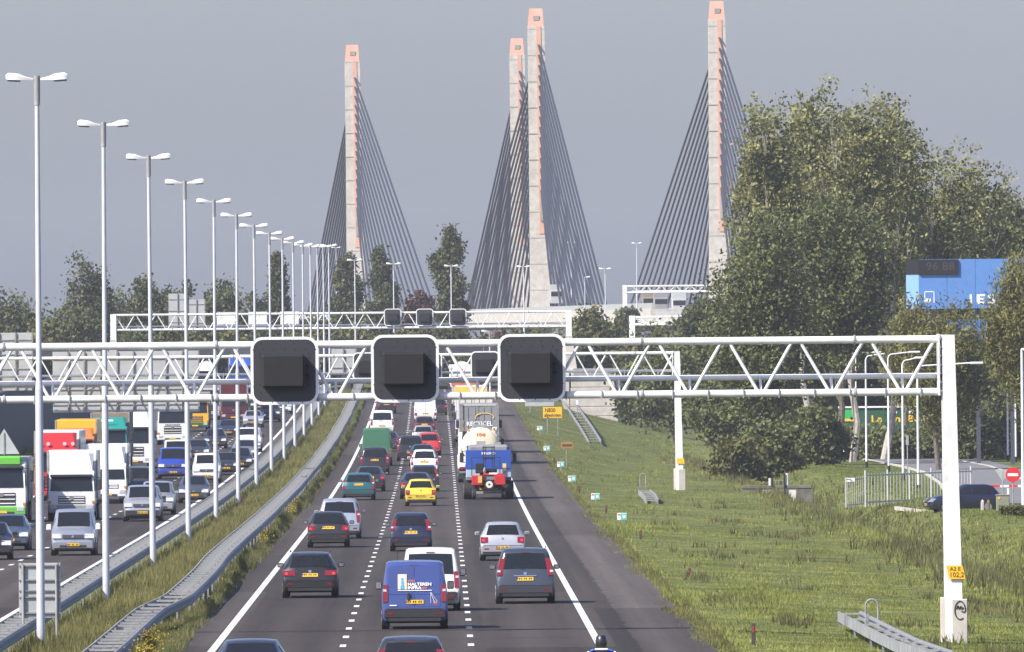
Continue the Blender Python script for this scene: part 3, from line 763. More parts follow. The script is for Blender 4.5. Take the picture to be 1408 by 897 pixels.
# ------------------------------------------------------------------ trees
LEAF_POP = foliage_mat('poplar leaves', (.036, .045, .014), (.35, .34, .135), .3, .5)
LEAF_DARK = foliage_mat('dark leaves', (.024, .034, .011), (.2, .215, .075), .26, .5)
LEAF_WIL = foliage_mat('willow leaves', (.05, .054, .013), (.25, .235, .07), .25, .45)
LEAF_FAR = foliage_mat('distant leaves', (.034, .045, .019), (.15, .162, .066), .28, .25)
LEAF_OLV = foliage_mat('olive leaves', (.042, .046, .014), (.17, .165, .055), .2, .35)
LEAF_RUST = foliage_mat('rusty leaves', (.035, .018, .012), (.12, .065, .04), .2, .3)

def leaf_quads(rng, C, size, droop=0.):
    n = len(C); a = rng.normal(size=(n, 3)); a[:, 2] -= droop
    a /= np.linalg.norm(a, axis=1, keepdims=True)
    b = np.cross(a, rng.normal(size=(n, 3))); b /= np.linalg.norm(b, axis=1, keepdims=True) + 1e-9
    s = size * rng.uniform(.55, 1.25, (n, 1)); wd = .62 if droop == 0 else .3
    V = np.stack([C - a * s, C + b * s * wd - a * s * .1, C + a * s, C - b * s * wd - a * s * .1], 1)
    return V

def tree(name, label, base, H, rx, c0=.25, lobes=9, clus=26, per=16, size=.35, leaf=None, bark=None, shape='round', seed=1, group=None, ry=None, trunk_r=None, lean=0., crad=.2):
    rng = np.random.default_rng(seed); base = Vector(base)
    t = thing(name, label, 'tree' if name.endswith('tree') or name in ('poplar', 'willow') else 'bush', base, 0, group)
    ry = ry or rx; cz = H * (1 + c0) / 2; hz = H * (1 - c0) / 2
    LC = []
    if shape == 'poplar':
        for i in range(lobes):
            f = (i + .5) / lobes; w_ = math.sin(math.pi * min(1, f * .8 + .2)) ** .7
            LC.append((rng.normal(0, .18) * rx, rng.normal(0, .18) * ry, H * (c0 + (1 - c0) * f), rx * w_ * .75, ry * w_ * .75, H * (1 - c0) / lobes * 1.1))
    else:
        for i in range(lobes):
            v = rng.normal(size=3); v /= np.linalg.norm(v)
            v[2] = v[2] * .9 + .05; k = rng.uniform(.35, .68)
            s = rng.uniform(.34, .52)
            LC.append((v[0] * rx * k, v[1] * ry * k, cz + v[2] * hz * k, rx * s, ry * s, hz * s * 1.05))
        LC.append((0, 0, cz, rx * .5, ry * .5, hz * .6))
    P = []; T = []
    for (x, y, z, a, b, c) in LC:
        v = rng.normal(size=(clus, 3)); v /= np.linalg.norm(v, axis=1, keepdims=True)
        r = rng.uniform(.35, 1.08, (clus, 1)) ** .6
        cc = np.array([x, y, z]) + v * r * np.array([a, b, c])
        rad = crad * min(rx, 4.5) * rng.uniform(.6, 1.3, (clus, 1, 1))
        q = cc[:, None, :] + rng.normal(size=(clus, per, 3)) * rad * np.array([.75, .75, .6])
        if shape == 'willow':
            q[:, :, 2] -= np.abs(rng.normal(size=(clus, per))) * hz * .22
            q[:, :, 0] = cc[:, None, 0] + (q[:, :, 0] - cc[:, None, 0]) * .55
        P.append(q.reshape(-1, 3)); T.append(np.clip(np.repeat(rng.uniform(.1, .9, clus), per) + rng.normal(0, .25, clus * per), 0, 1))
    P = np.concatenate(P); T = np.concatenate(T); keep = P[:, 2] > .15; P = P[keep]; T = T[keep]
    P[:, 0] += lean * P[:, 2]
    link('crown', polymesh('crown', leaf_quads(rng, P, size, .9 if shape == 'willow' else 0.), 4, T), leaf, t)
    tr = trunk_r or H * .016; b = B()
    top = H * (.8 if shape != 'round' else .55)
    pts = [Vector((lean * z + .02 * H * math.sin(z * .4 + seed), .0, z)) for z in np.linspace(-.4, top, 6)]
    for i in range(5): b.tube(pts[i], pts[i + 1], tr * (1 - .16 * i), tr * (1 - .16 * (i + 1)), 8, False)
    if shape != 'poplar':
        for (x, y, z, a, c, e) in LC:
            s0 = pts[2 if z < H * .6 else 3]; end = Vector((x + lean * z, y, z + e * .1)); mid = s0.lerp(end, .5) + Vector((0, 0, -.02 * H))
            b.tube(s0, mid, tr * .42, tr * .3, 6, False).tube(mid, end, tr * .3, tr * .1, 6, False)
            for _ in range(3):
                v = Vector(rng.normal(size=3)).normalized(); e2 = end + Vector((v.x * a, v.y * c, abs(v.z) * e)) * .5
                b.tube(mid.lerp(end, .6), e2, tr * .16, tr * .05, 5, False)
    b.build('trunk', bark or M_BARK, t, True)
    return t

def base_at(px, d, z=None):
    x = at(px, 500, d).x; return Vector((x, d, gz(x, d) if z is None else z))
def ht(px, py, d, b): return at(px, py, d).z - b.z
def ptree(name, label, px, top, d, wpx, **k):
    """tree whose top is at photo pixel px, top and whose crown is wpx wide, standing at distance d"""
    b = base_at(px, d, k.pop('z', None)); H = ht(px, top, d, b)
    return tree(name, label, b, H, wpx * d / F / 2, **k)

GB = 'tall trees right of the motorway'
for i, (px, top, d_, wpx, c0, lb) in enumerate(((1060, 112, 1080, 125, .42, 'tall poplar with pale bare limbs, nearest the right pylon'), (1112, 96, 1095, 165, .4, 'tall poplar second from the right pylon in the big group'), (1168, 104, 1070, 165, .4, 'tall poplar third from the right pylon in the big group'),
        (1222, 118, 1090, 170, .36, 'tall poplar right of the middle of the big group'), (1278, 142, 1105, 175, .32, 'broad poplar on the sloping right shoulder of the big group'), (1332, 176, 1120, 150, .32, 'lowest poplar at the right end of the big group'))):
    ptree('poplar_tree', lb, px, top, d_, wpx, c0=c0, lobes=19, clus=28, per=24, size=.175, leaf=LEAF_POP, bark=M_BARKP, seed=3 + i * 5, group=GB, trunk_r=.34, crad=.125)
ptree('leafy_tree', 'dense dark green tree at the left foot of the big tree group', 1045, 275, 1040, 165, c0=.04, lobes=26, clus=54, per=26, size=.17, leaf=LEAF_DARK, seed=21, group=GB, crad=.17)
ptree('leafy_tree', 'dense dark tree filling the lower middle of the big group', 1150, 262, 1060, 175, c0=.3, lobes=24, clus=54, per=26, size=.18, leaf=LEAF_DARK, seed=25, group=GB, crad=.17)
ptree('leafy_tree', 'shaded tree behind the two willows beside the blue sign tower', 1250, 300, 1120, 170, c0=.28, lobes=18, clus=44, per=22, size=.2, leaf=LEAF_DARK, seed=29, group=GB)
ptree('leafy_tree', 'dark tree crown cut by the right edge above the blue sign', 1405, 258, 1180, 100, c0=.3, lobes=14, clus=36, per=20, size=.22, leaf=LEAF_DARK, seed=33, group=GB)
ptree('willow_tree', 'olive weeping willow in front of the blue sign tower', 1290, 394, 985, 142, c0=.28, lobes=20, clus=60, per=34, size=.2, leaf=LEAF_WIL, shape='willow', seed=41, group='weeping willows')
ptree('willow_tree', 'large weeping willow with a thick dark trunk at the right edge', 1428, 325, 950, 150, c0=.27, lobes=22, clus=64, per=36, size=.2, leaf=LEAF_WIL, shape='willow', seed=44, group='weeping willows', trunk_r=.62)
GS = 'scrub trees between the abutment and the big tree group'
ptree('scrub_tree', 'greyish scrub tree left of the big tree group', 972, 395, 1330, 90, c0=.05, lobes=13, clus=40, per=20, size=.24, leaf=LEAF_FAR, seed=51, group=GS)
ptree('scrub_tree', 'low dark scrub tree behind the second gantry post', 925, 470, 1290, 95, c0=.03, lobes=13, clus=40, per=20, size=.22, leaf=LEAF_DARK, seed=53, group=GS)
ptree('scrub_tree', 'dark scrub right of the second gantry post', 985, 480, 1180, 100, c0=.02, lobes=14, clus=42, per=20, size=.21, leaf=LEAF_DARK, seed=55, group=GS)
ptree('scrub_tree', 'shaded scrub tree just right of the concrete abutment', 880, 490, 1380, 80, c0=.02, lobes=12, clus=40, per=20, size=.24, leaf=LEAF_DARK, seed=57, group=GS)
ptree('olive_tree', 'rounded olive tree behind the right end of the third gantry', 818, 424, 1540, 85, c0=.04, lobes=12, clus=42, per=20, size=.26, leaf=LEAF_OLV, seed=61, group=GS)
ptree('olive_tree', 'olive tree in front of the low white truss', 905, 446, 1500, 110, c0=.04, lobes=12, clus=42, per=20, size=.26, leaf=LEAF_OLV, seed=63, group=GS)
ptree('scrub_tree', 'bluish green tree left of the white bridge gantry post', 856, 405, 1760, 55, c0=.05, lobes=9, clus=28, per=12, size=.45, leaf=LEAF_FAR, seed=64, group=GS)
ptree('scrub_tree', 'bluish green tree under the white bridge gantry', 955, 428, 1600, 75, c0=.05, lobes=9, clus=30, per=12, size=.42, leaf=LEAF_FAR, seed=65, group=GS)
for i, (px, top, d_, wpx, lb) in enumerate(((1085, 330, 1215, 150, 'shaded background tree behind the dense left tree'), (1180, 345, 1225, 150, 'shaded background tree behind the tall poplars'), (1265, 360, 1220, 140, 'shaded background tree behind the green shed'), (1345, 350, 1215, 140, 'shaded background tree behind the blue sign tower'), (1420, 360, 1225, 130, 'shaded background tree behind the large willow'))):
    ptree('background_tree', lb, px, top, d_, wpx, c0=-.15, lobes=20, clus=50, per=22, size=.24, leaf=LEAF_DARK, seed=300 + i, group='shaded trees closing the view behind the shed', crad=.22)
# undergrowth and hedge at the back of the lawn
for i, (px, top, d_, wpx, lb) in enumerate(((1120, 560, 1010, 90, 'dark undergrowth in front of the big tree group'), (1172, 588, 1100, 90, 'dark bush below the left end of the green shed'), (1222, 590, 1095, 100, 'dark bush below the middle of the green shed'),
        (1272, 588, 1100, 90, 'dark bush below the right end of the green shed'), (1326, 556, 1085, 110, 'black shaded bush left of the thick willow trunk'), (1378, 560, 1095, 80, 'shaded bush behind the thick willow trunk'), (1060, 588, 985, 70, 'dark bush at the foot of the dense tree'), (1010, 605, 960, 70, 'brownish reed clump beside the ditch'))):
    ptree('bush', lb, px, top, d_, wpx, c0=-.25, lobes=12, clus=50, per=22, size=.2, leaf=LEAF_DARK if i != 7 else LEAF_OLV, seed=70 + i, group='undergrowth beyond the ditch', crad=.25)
# the tree line on the left and behind the overpass
GF = 'distant tree line'
LFT = [(20, 375, 1560, 115, 'rounded dark tree at the left edge above the sign boards'), (70, 440, 1500, 110, 'low bushy tree behind the second lamp post'), (120, 352, 1620, 80, 'tall uneven tree between the first and second lamp posts'), (112, 420, 1500, 100, 'low tree below the tall uneven tree'),
       (150, 395, 1700, 60, 'narrow tree right of the tall uneven tree'), (198, 372, 1620, 85, 'leafy tree behind the third lamp post'), (240, 376, 1680, 55, 'small leafy tree above the grey sign boards'), (312, 377, 1650, 80, 'round dark tree between the fourth and sixth lamp posts'),
       (270, 415, 1560, 90, 'low tree beside the white signal boxes'), (355, 405, 1700, 60, 'low pale tree left of the slim poplar'), (430, 418, 1600, 80, 'yellowish low tree under the cluster of lamp heads')]
for i, (px, top, d_, wpx, lb) in enumerate(LFT):
    ptree('distant_tree', lb, px, top, d_, wpx, c0=.02, lobes=15, clus=40, per=22, size=.26, leaf=LEAF_FAR if i not in (1, 10) else LEAF_OLV, seed=90 + i, group=GF, z=3.)
for i, (px, top, d_, wpx, lb) in enumerate(((386, 356, 1720, 40, 'slim poplar behind the cluster of lamp posts'), (480, 360, 1800, 52, 'dark poplar in front of the left pylon foot'), (527, 350, 1750, 46, 'leaning slim poplar between the left pylon cables'), (617, 321, 1700, 54, 'tallest poplar between the left and central pylons'))):
    ptree('poplar', lb, px, top, d_, wpx, c0=.02, lobes=13, clus=70, per=24, size=.25, leaf=LEAF_FAR, shape='poplar', seed=120 + i, group='distant poplars', z=3., crad=.22)
ptree('distant_tree', 'rust brown tree beside the tallest poplar', 574, 390, 1740, 62, c0=.05, lobes=10, clus=30, per=13, size=.42, leaf=LEAF_RUST, seed=130, group=GF, z=3.)
ptree('distant_tree', 'rust tinted low tree below the bridge deck', 690, 452, 1640, 90, c0=.02, lobes=10, clus=30, per=13, size=.4, leaf=LEAF_RUST, seed=131, group=GF, z=4.)
hx = 0
for px in range(30, 800, 42):
    top = 449 + 6 * math.sin(px * .05)
    if 640 < px < 780: top = 453
    ptree('hedge_bush', 'distant hedge bush behind the overpass, %s from the left' % ORD[hx], px, top, 1495 + (px % 5) * 6, 74, c0=-.1, lobes=10, clus=34, per=18, size=.27, leaf=LEAF_FAR if px % 4 else LEAF_OLV, seed=200 + px, group='hedge behind the overpass', z=4.); hx += 1
# a far wooded horizon beyond the river
rng = np.random.default_rng(5)
N = 16000; xs = rng.uniform(-190, 330, N); prof = 13 + 3 * np.sin(xs * .05) + 2 * np.sin(xs * .17 + 1)
C = np.stack([xs, rng.uniform(3350, 3450, N), rng.uniform(0, 1, N) ** .7 * (prof + rng.normal(0, 1.0, N)) + 2], 1)
fw_ = link('far_wood', polymesh('far_wood', leaf_quads(rng, C, 1.0), 4, rng.uniform(0, 1, N)), LEAF_FAR); tag(fw_, 'hazy wood across the river on the horizon', 'wood', kind='stuff')

# ------------------------------------------------------------------ grass
GRASS = foliage_mat('verge grass', (.095, .115, .022), (.37, .385, .1), .38, .22)
GRASSM = foliage_mat('median grass', (.065, .068, .022), (.27, .25, .085), .35, .6)
WEED = foliage_mat('ditch weeds', (.055, .064, .02), (.21, .2, .075), .32, .5)
def blades(rng, P, h, wd, per, spread, lean=.5):
    """tufts of bent blades: P base points (n,3), h heights (n,)"""
    n = len(P); P = np.repeat(P, per, 0); h = np.repeat(h, per) * rng.uniform(.5, 1.15, n * per)
    base = P + np.stack([rng.normal(0, spread, n * per), rng.normal(0, spread, n * per), np.full(n * per, -.03)], 1)
    ang = rng.uniform(0, 2 * np.pi, n * per); l = rng.uniform(.1, lean, n * per) * h
    tip = base + np.stack([np.cos(ang) * l, np.sin(ang) * l, h], 1)
    a2 = rng.uniform(0, np.pi, n * per); sd_ = np.stack([np.cos(a2), np.sin(a2) * .4, np.zeros(n * per)], 1) * (wd * rng.uniform(.6, 1.3, (n * per, 1)))
    return np.stack([base - sd_, base + sd_, tip], 1)
def noise2(x, y, s, seed):
    """smooth value noise in -1..1, patches long in the driving direction"""
    r = np.random.default_rng(seed); v = np.zeros_like(x); amp = .62
    for k in range(3):
        g = r.uniform(-1, 1, (256, 256)); a = x * s * 2 ** k + 40 + 7 * k; b = y * s * .11 * 2 ** k + 13 * k
        i = np.floor(a).astype(int); j = np.floor(b).astype(int); u = a - i; w_ = b - j; u = u * u * (3 - 2 * u); w_ = w_ * w_ * (3 - 2 * w_)
        i0, i1, j0, j1 = i % 256, (i + 1) % 256, j % 256, (j + 1) % 256
        v += amp * ((g[i0, j0] * (1 - u) + g[i1, j0] * u) * (1 - w_) + (g[i0, j1] * (1 - u) + g[i1, j1] * u) * w_); amp *= .55
    return v
def grass_field(name, label, m, n, o0, o1, d0, d1, hfun, wd, per, spread, seed, power=2.0, xmax=60, parent=None):
    rng = np.random.default_rng(seed)
    t = rng.uniform(0, 1, n); d = 1 / (1 / d0 + t * (1 / d1 - 1 / d0)) if power == 1 else (d0 ** -1.6 + t * (d1 ** -1.6 - d0 ** -1.6)) ** (-1 / 1.6)
    o = rng.uniform(o0, o1, n)
    Rv = np.array([R(v) for v in d]); x = Rv + o
    keep = np.abs(x) < 720 / F * d * 1.02 + .5; x, d, o = x[keep], d[keep], o[keep]
    z = np.array([gz(a, b) for a, b in zip(x, d)])
    h = hfun(x, d, o, rng)
    P = np.stack([x, d, z], 1); ok = h > .02; P, h = P[ok], h[ok]
    V = blades(rng, P, h, wd, per, spread)
    tint = np.clip(np.repeat(.5 + .5 * noise2(P[:, 0], P[:, 1], .5, seed + 1) + rng.normal(0, .18, len(P)), per) + rng.normal(0, .15, len(P) * per), 0, 1)
    ob = link(name, polymesh(name, V, 3, tint), m); tag(ob, label, 'grass', kind='stuff'); return ob
def h_verge(x, d, o, rng):
    h = .065 + .06 * np.clip(noise2(x, d, .7, 11) + .2, 0, 1) + .1 * (rng.uniform(size=len(x)) > .97)
    h = h + .22 * np.clip(noise2(x, d, .25, 13) - .25, 0, 1)
    edge = (o < 7.4); h[edge] *= rng.uniform(.6, 2.0, edge.sum())
    dt = np.exp(-((o - 21.5) / 3.2) ** 2); return h * (1 + 1.5 * dt)
grass_field('verge_grass', 'rough green and yellow grass verge right of the motorway', GRASS, 100000, 6.5, 34, 330, 1420, h_verge, .026, 5, .09, 1)
def h_weed(x, d, o, rng):
    k = np.exp(-((o - 21.3) / 2.3) ** 2) * (noise2(x, d, .35, 23) * .8 + .55); return np.where(rng.uniform(size=len(x)) < k, rng.uniform(.25, .7, len(x)), 0)
grass_field('ditch_weeds', 'tall brownish weeds and reeds along the ditch', WEED, 26000, 16, 28, 420, 1200, h_weed, .035, 7, .16, 2)
def h_scatter(x, d, o, rng):
    k = np.clip(noise2(x, d, .6, 33) - .28, 0, 1) * 1.2; return np.where(rng.uniform(size=len(x)) < k, rng.uniform(.2, .45, len(x)), 0)
grass_field('verge_weeds', 'darker tussocks scattered over the right verge', WEED, 26000, 7.2, 20, 330, 1300, h_scatter, .03, 7, .13, 3)
def h_med(x, d, o, rng): return .22 + .2 * np.clip(noise2(x, d, .8, 43) + .3, 0, 1) + .25 * (rng.uniform(size=len(x)) > .93)
grass_field('median_grass', 'unmown olive grass on the median between the two guard rails', GRASSM, 42000, -12.1, -9.15, 320, 1450, h_med, .022, 6, .08, 4)
def h_edge(x, d, o, rng): return np.clip(.12 + .45 * (noise2(x, d, .9, 53) + .35), .05, .6)
grass_field('kerbside_weeds', 'weeds growing under the wavy guard rail at the lane edge', WEED, 16000, -9.6, -7.95, 320, 1450, h_edge, .022, 6, .08, 6)
grass_field('outer_grass', 'grass strip between the oncoming lanes and the noise wall', GRASS, 12000, -34.4, -27.5, 800, 1440, lambda x, d, o, rng: rng.uniform(.15, .4, len(x)), .05, 4, .15, 7)
def h_fray(x, d, o, rng): k = np.clip(noise2(x, d, 1.3, 83) * .9 + .35 - (6.6 - o) * 1.1, 0, 1); return np.where(rng.uniform(size=len(x)) < k, rng.uniform(.06, .26, len(x)), 0)
grass_field('frayed_edge_grass', 'ragged grass creeping over the edge of the hard shoulder', GRASSM, 16000, 6.0, 7.0, 330, 1300, h_fray, .022, 6, .06, 8)
# yellow ragwort heads beside the wavy guard rail
rng = np.random.default_rng(77); n = 1500
d = rng.uniform(330, 720, n); o = rng.uniform(-8.9, -8.0, n); x = np.array([R(v) for v in d]) + o
k = noise2(x, d, .5, 63) > .12; x, d = x[k], d[k]
C = np.stack([x, d, np.array([roadz(v) for v in d]) + rng.uniform(.25, .62, len(d))], 1); C = np.repeat(C, 5, 0) + rng.normal(0, .07, (len(C) * 5, 3))
FLOW = foliage_mat('ragwort yellow', (.22, .17, .01), (.6, .42, .02), .2, .6)
fl = link('ragwort_flowers', polymesh('ragwort_flowers', leaf_quads(rng, C, .028), 4, rng.uniform(0, 1, len(C))), FLOW); tag(fl, 'yellow ragwort flowers along the wavy guard rail', 'flowers', kind='stuff')
# ------------------------------------------------------------------ vehicles
WHEELS = {}
def wheel_meshes(r, w_):
    k = (r, w_)
    if k not in WHEELS:
        ty = B().tube((-w_ / 2, 0, 0), (w_ / 2, 0, 0), r, r, 20).mesh('tyre', True); ty.materials.append(M_TYRE)
        b = B().tube((-w_ / 2 - .006, 0, 0), (w_ / 2 + .006, 0, 0), r * .66, r * .66, 16)
        for i in range(5):
            a = 2 * math.pi * i / 5; b.box((0, .36 * r * math.cos(a), .36 * r * math.sin(a)), (w_ + .03, .12 * r, .5 * r), 0, Matrix.Rotation(a - math.pi / 2, 3, 'X'))
        ri = b.mesh('rim'); ri.materials.append(M_RIM); WHEELS[k] = (ty, ri)
    return WHEELS[k]
def add_wheels(t, xs, ys, r, w_=.2):
    ty, ri = wheel_meshes(r, w_)
    for y in ys:
        for x in xs:
            o = link('wheel', ty, None, t); o.location = (x, y, r); link('rim', ri, None, o)

KINDS = {  # length, width, height, belt height
    'city': (3.62, 1.64, 1.40, .90), 'hatch': (4.1, 1.74, 1.47, .93), 'tall': (4.1, 1.70, 1.55, .97), 'sedan': (4.6, 1.79, 1.43, .93), 'estate': (4.7, 1.82, 1.47, .94),
    'suv': (4.5, 1.86, 1.74, 1.06), 'mpv': (4.73, 1.86, 1.74, 1.03), 'smallvan': (4.35, 1.80, 1.85, 1.05), 'van': (4.85, 1.92, 1.97, 1.12), 'bigvan': (5.6, 2.0, 2.55, 1.25)}
def stations(kind, L, W, H, zb):
    h = L / 2
    front = [(h - 1.85, H - .05, .70, 1, .2), (h - 1.05, zb + .02, .80, 1, .2), (h - .5, zb - .08, .84, .985, .2), (h - .14, .73, .80, .94, .22), (h, .55, .72, .86, .3)]
    rear0 = [(-h, .58, .82, .90, .36), (-h + .05, .76, .87, .965, .28), (-h + .10, zb, .87, .985, .24)]
    if kind in ('hatch', 'city'): mid = [(-h + .50, H - .07, .69, 1, .2), (-h + .78, H - .012, .71, 1, .2), (-.1, H, .72, 1, .2)]
    elif kind == 'tall': mid = [(-h + .36, H - .08, .72, 1, .2), (-h + .6, H - .012, .75, 1, .2), (-.1, H, .76, 1, .2)]
    elif kind == 'estate': mid = [(-h + .46, H - .07, .69, 1, .2), (-h + .72, H - .012, .71, 1, .2), (-.1, H, .72, 1, .2)]
    elif kind == 'sedan':
        rear0 = [(-h, .58, .82, .90, .36), (-h + .05, .82, .87, .965, .28), (-h + .11, zb + .02, .84, .985, .24), (-h + .55, zb + .07, .80, .99, .22)]
        mid = [(-h + 1.22, H - .06, .66, 1, .2), (-h + 1.5, H - .012, .69, 1, .2), (.0, H, .70, 1, .2)]
    elif kind in ('suv', 'mpv'):
        mid = [(-h + .30, H - .10, .75, 1, .22), (-h + .5, H - .015, .77, 1, .22), (-.1, H, .78, 1, .22)]
        front = [(h - 1.7, H - .06, .75, 1, .22), (h - 1.0, zb + .04, .82, 1, .22), (h - .4, zb - .06, .86, .985, .22), (h - .1, .80, .82, .94, .25), (h, .58, .74, .87, .32)]
    elif kind == 'smallvan':
        mid = [(-h + .20, H - .10, .80, 1, .22), (-h + .34, H - .015, .82, 1, .22), (-.1, H, .83, 1, .22)]
        front = [(h - 1.75, H - .10, .78, 1, .22), (h - .95, zb + .06, .84, 1, .22), (h - .35, zb - .1, .86, .98, .22), (h - .08, .80, .82, .93, .25), (h, .55, .74, .86, .32)]
    else:
        mid = [(-h + .14, H - .12, .84, 1, .25), (-h + .26, H - .02, .86, 1, .25), (-.1, H, .87, 1, .25)]
        front = [(h - 1.5, H - .07, .82, 1, .25), (h - .72, zb + .10, .86, 1, .25), (h - .2, zb - .12, .87, .97, .25), (h - .04, .80, .84, .93, .27), (h, .55, .78, .88, .33)]
        rear0 = [(-h, .60, .86, .93, .40), (-h + .03, .84, .90, .975, .3), (-h + .05, zb, .90, .99, .26)]
    return rear0 + mid + front, len(rear0) - 1
class Body:
    def __init__(s, kind, L, W, H, zb):
        s.st, s.ir = stations(kind, L, W, H, zb); s.L, s.W, s.H, s.zb = L, W, H, zb
        s.iw = len(s.st) - 5
    def sec(s, q):
        y, zt, wt, wb, z0 = q; w2 = s.W / 2; zb = min(s.zb, zt - .07); c = .035
        wb_, wt_ = wb * w2, wt * w2; zm = (zb + z0) / 2
        return [(0, y, zt + c), (.55 * wt_, y, zt + c * .75), (.9 * wt_, y, zt + c * .15), (wt_, y, zt - .05), (wb_ * .98, y, zb + .03 if zt - zb > .12 else zb), (wb_, y, zb - .08), (wb_ * 1.0, y, zm), (wb_ * .975, y, z0 + .07), (wb_ * .92, y, z0), (0, y, z0)]
    def mesh(s):
        b = B(); rings = []
        fine = []
        for q0, q1 in zip(s.st[:-1], s.st[1:]):
            k = 1 if q1[0] - q0[0] < .3 else 3
            for i in range(k): t = i / k; fine.append(tuple(a + (c - a) * t for a, c in zip(q0, q1)))
        fine.append(s.st[-1])
        for q in fine:
            p = s.sec(q); ring = [(-x, y, z) for x, y, z in p[::-1]][1:] + p[1:]
            ring = [(-x, y, z) for x, y, z in p[:0:-1]] + p[:-1] + [p[-1]]
            rings.append([b.bm.verts.new(v) for v in ring[:-1]])
        n = len(rings[0])
        for r0, r1 in zip(rings[:-1], rings[1:]):
            for i in range(n): j = (i + 1) % n; b.bm.faces.new((r0[i], r0[j], r1[j], r1[i]))
        b.bm.faces.new(rings[0]); b.bm.faces.new(rings[-1][::-1])
        return b.mesh('body', True)
    def lerp(s, i, t): return tuple(a + (c - a) * t for a, c in zip(s.st[i], s.st[i + 1]))
    def glass(s, i, t0, t1, u, off=.014, i1=None):
        """pane on the strip above station i"""
        b = B(); g = []
        for t in (t0, (t0 + t1) / 2, t1):
            q = s.lerp(i, t); wt = q[2] * s.W / 2
            g.append([(x * wt * u, q[0], q[1] + .035 * (1 - .25 * abs(x) * u - .6 * max(0, abs(x) * u - .55))) for x in (-1, -.5, 0, .5, 1)])
        e1 = Vector(g[2][2]) - Vector(g[0][2]); nn = Vector((1, 0, 0)).cross(e1).normalized()
        if nn.z < 0: nn = -nn
        V = [[b.bm.verts.new(Vector(p) + nn * off) for p in r] for r in g]
        for r0, r1 in zip(V[:-1], V[1:]):
            for k in range(4): b.bm.faces.new((r0[k], r0[k + 1], r1[k + 1], r1[k]))
        return b
    def side(s, y0, y1, sg, n=5):
        b = B(); prev = None
        for k in range(n + 1):
            y = y0 + (y1 - y0) * k / n
            q = None
            for i in range(len(s.st) - 1):
                if s.st[i][0] <= y <= s.st[i + 1][0]: q = s.lerp(i, (y - s.st[i][0]) / max(1e-6, s.st[i + 1][0] - s.st[i][0])); break
            p = s.sec(q); a, c = Vector(p[4]), Vector(p[3])
            if c.z - a.z < .06: break
            lo, hi = a.lerp(c, .08), a.lerp(c, .9)
            r = [b.bm.verts.new((sg * (v.x + .012), v.y, v.z)) for v in (lo, hi)]
            if prev: b.bm.faces.new((prev[0], prev[1], r[1], r[0]))
            prev = r
        return b
    def end_y(s, z, front):
        st = s.st[::-1] if front else s.st
        for q0, q1 in zip(st[:-1], st[1:]):
            if q0[1] <= z <= q1[1]: return q0[0] + (q1[0] - q0[0]) * (z - q0[1]) / max(1e-6, q1[1] - q0[1])
        return st[0][0]
    def halfw(s, z, front=False):
        if z <= s.zb: return s.W / 2 * (.955 if not front else .93)
        f = min(1, (z - s.zb) / (s.H - s.zb)); return s.W / 2 * (.97 - (.97 - s.st[s.ir + 1][2]) * f)
    def slab(s, x0, x1, z0, z1, front, proud=.02, thick=.08, edge=False, b=None):
        """piece lying on the tail or nose between heights z0 and z1; x measured from the centre, or from the flank if edge"""
        b = b or B(); sg = 1 if front else -1; lo = []; hi = []
        for z, L in ((z0, lo), (z1, hi)):
            y = s.end_y(z, front) + sg * proud
            h = s.halfw(z, front)
            a, c = ((h - x0, h - x1) if edge == 1 else (-(h - x0), -(h - x1)) if edge == -1 else (x0, x1))
            L += [(a, y, z), (c, y, z), (c, y - sg * thick, z), (a, y - sg * thick, z)]
        return b.hexa(lo, hi)

def plate(body, t, front, z, w_=.52, x=0., ink=True):
    pr = .035 if z > .62 else .075
    body.slab(x - w_ / 2, x + w_ / 2, z - .055, z + .055, front, pr, .03).build('number_plate', M_PLATE, t)
    if ink:
        b = B(); sg = 1 if front else -1; y = body.end_y(z, front) + sg * (pr + .003)
        for k, xx in enumerate((-.19, -.13, -.03, .03, .13, .19)): b.box((x + xx * w_ / .52, y, z), (.032, .006, .07))
        b.build('plate_characters', M_PLATEINK, t)
        B().box((x - (-1 if front else 1) * -.0 - w_ * .47 * (1 if not front else -1), y, z), (.03, .007, .1)).build('plate_band', M_BLUEBAND, t)

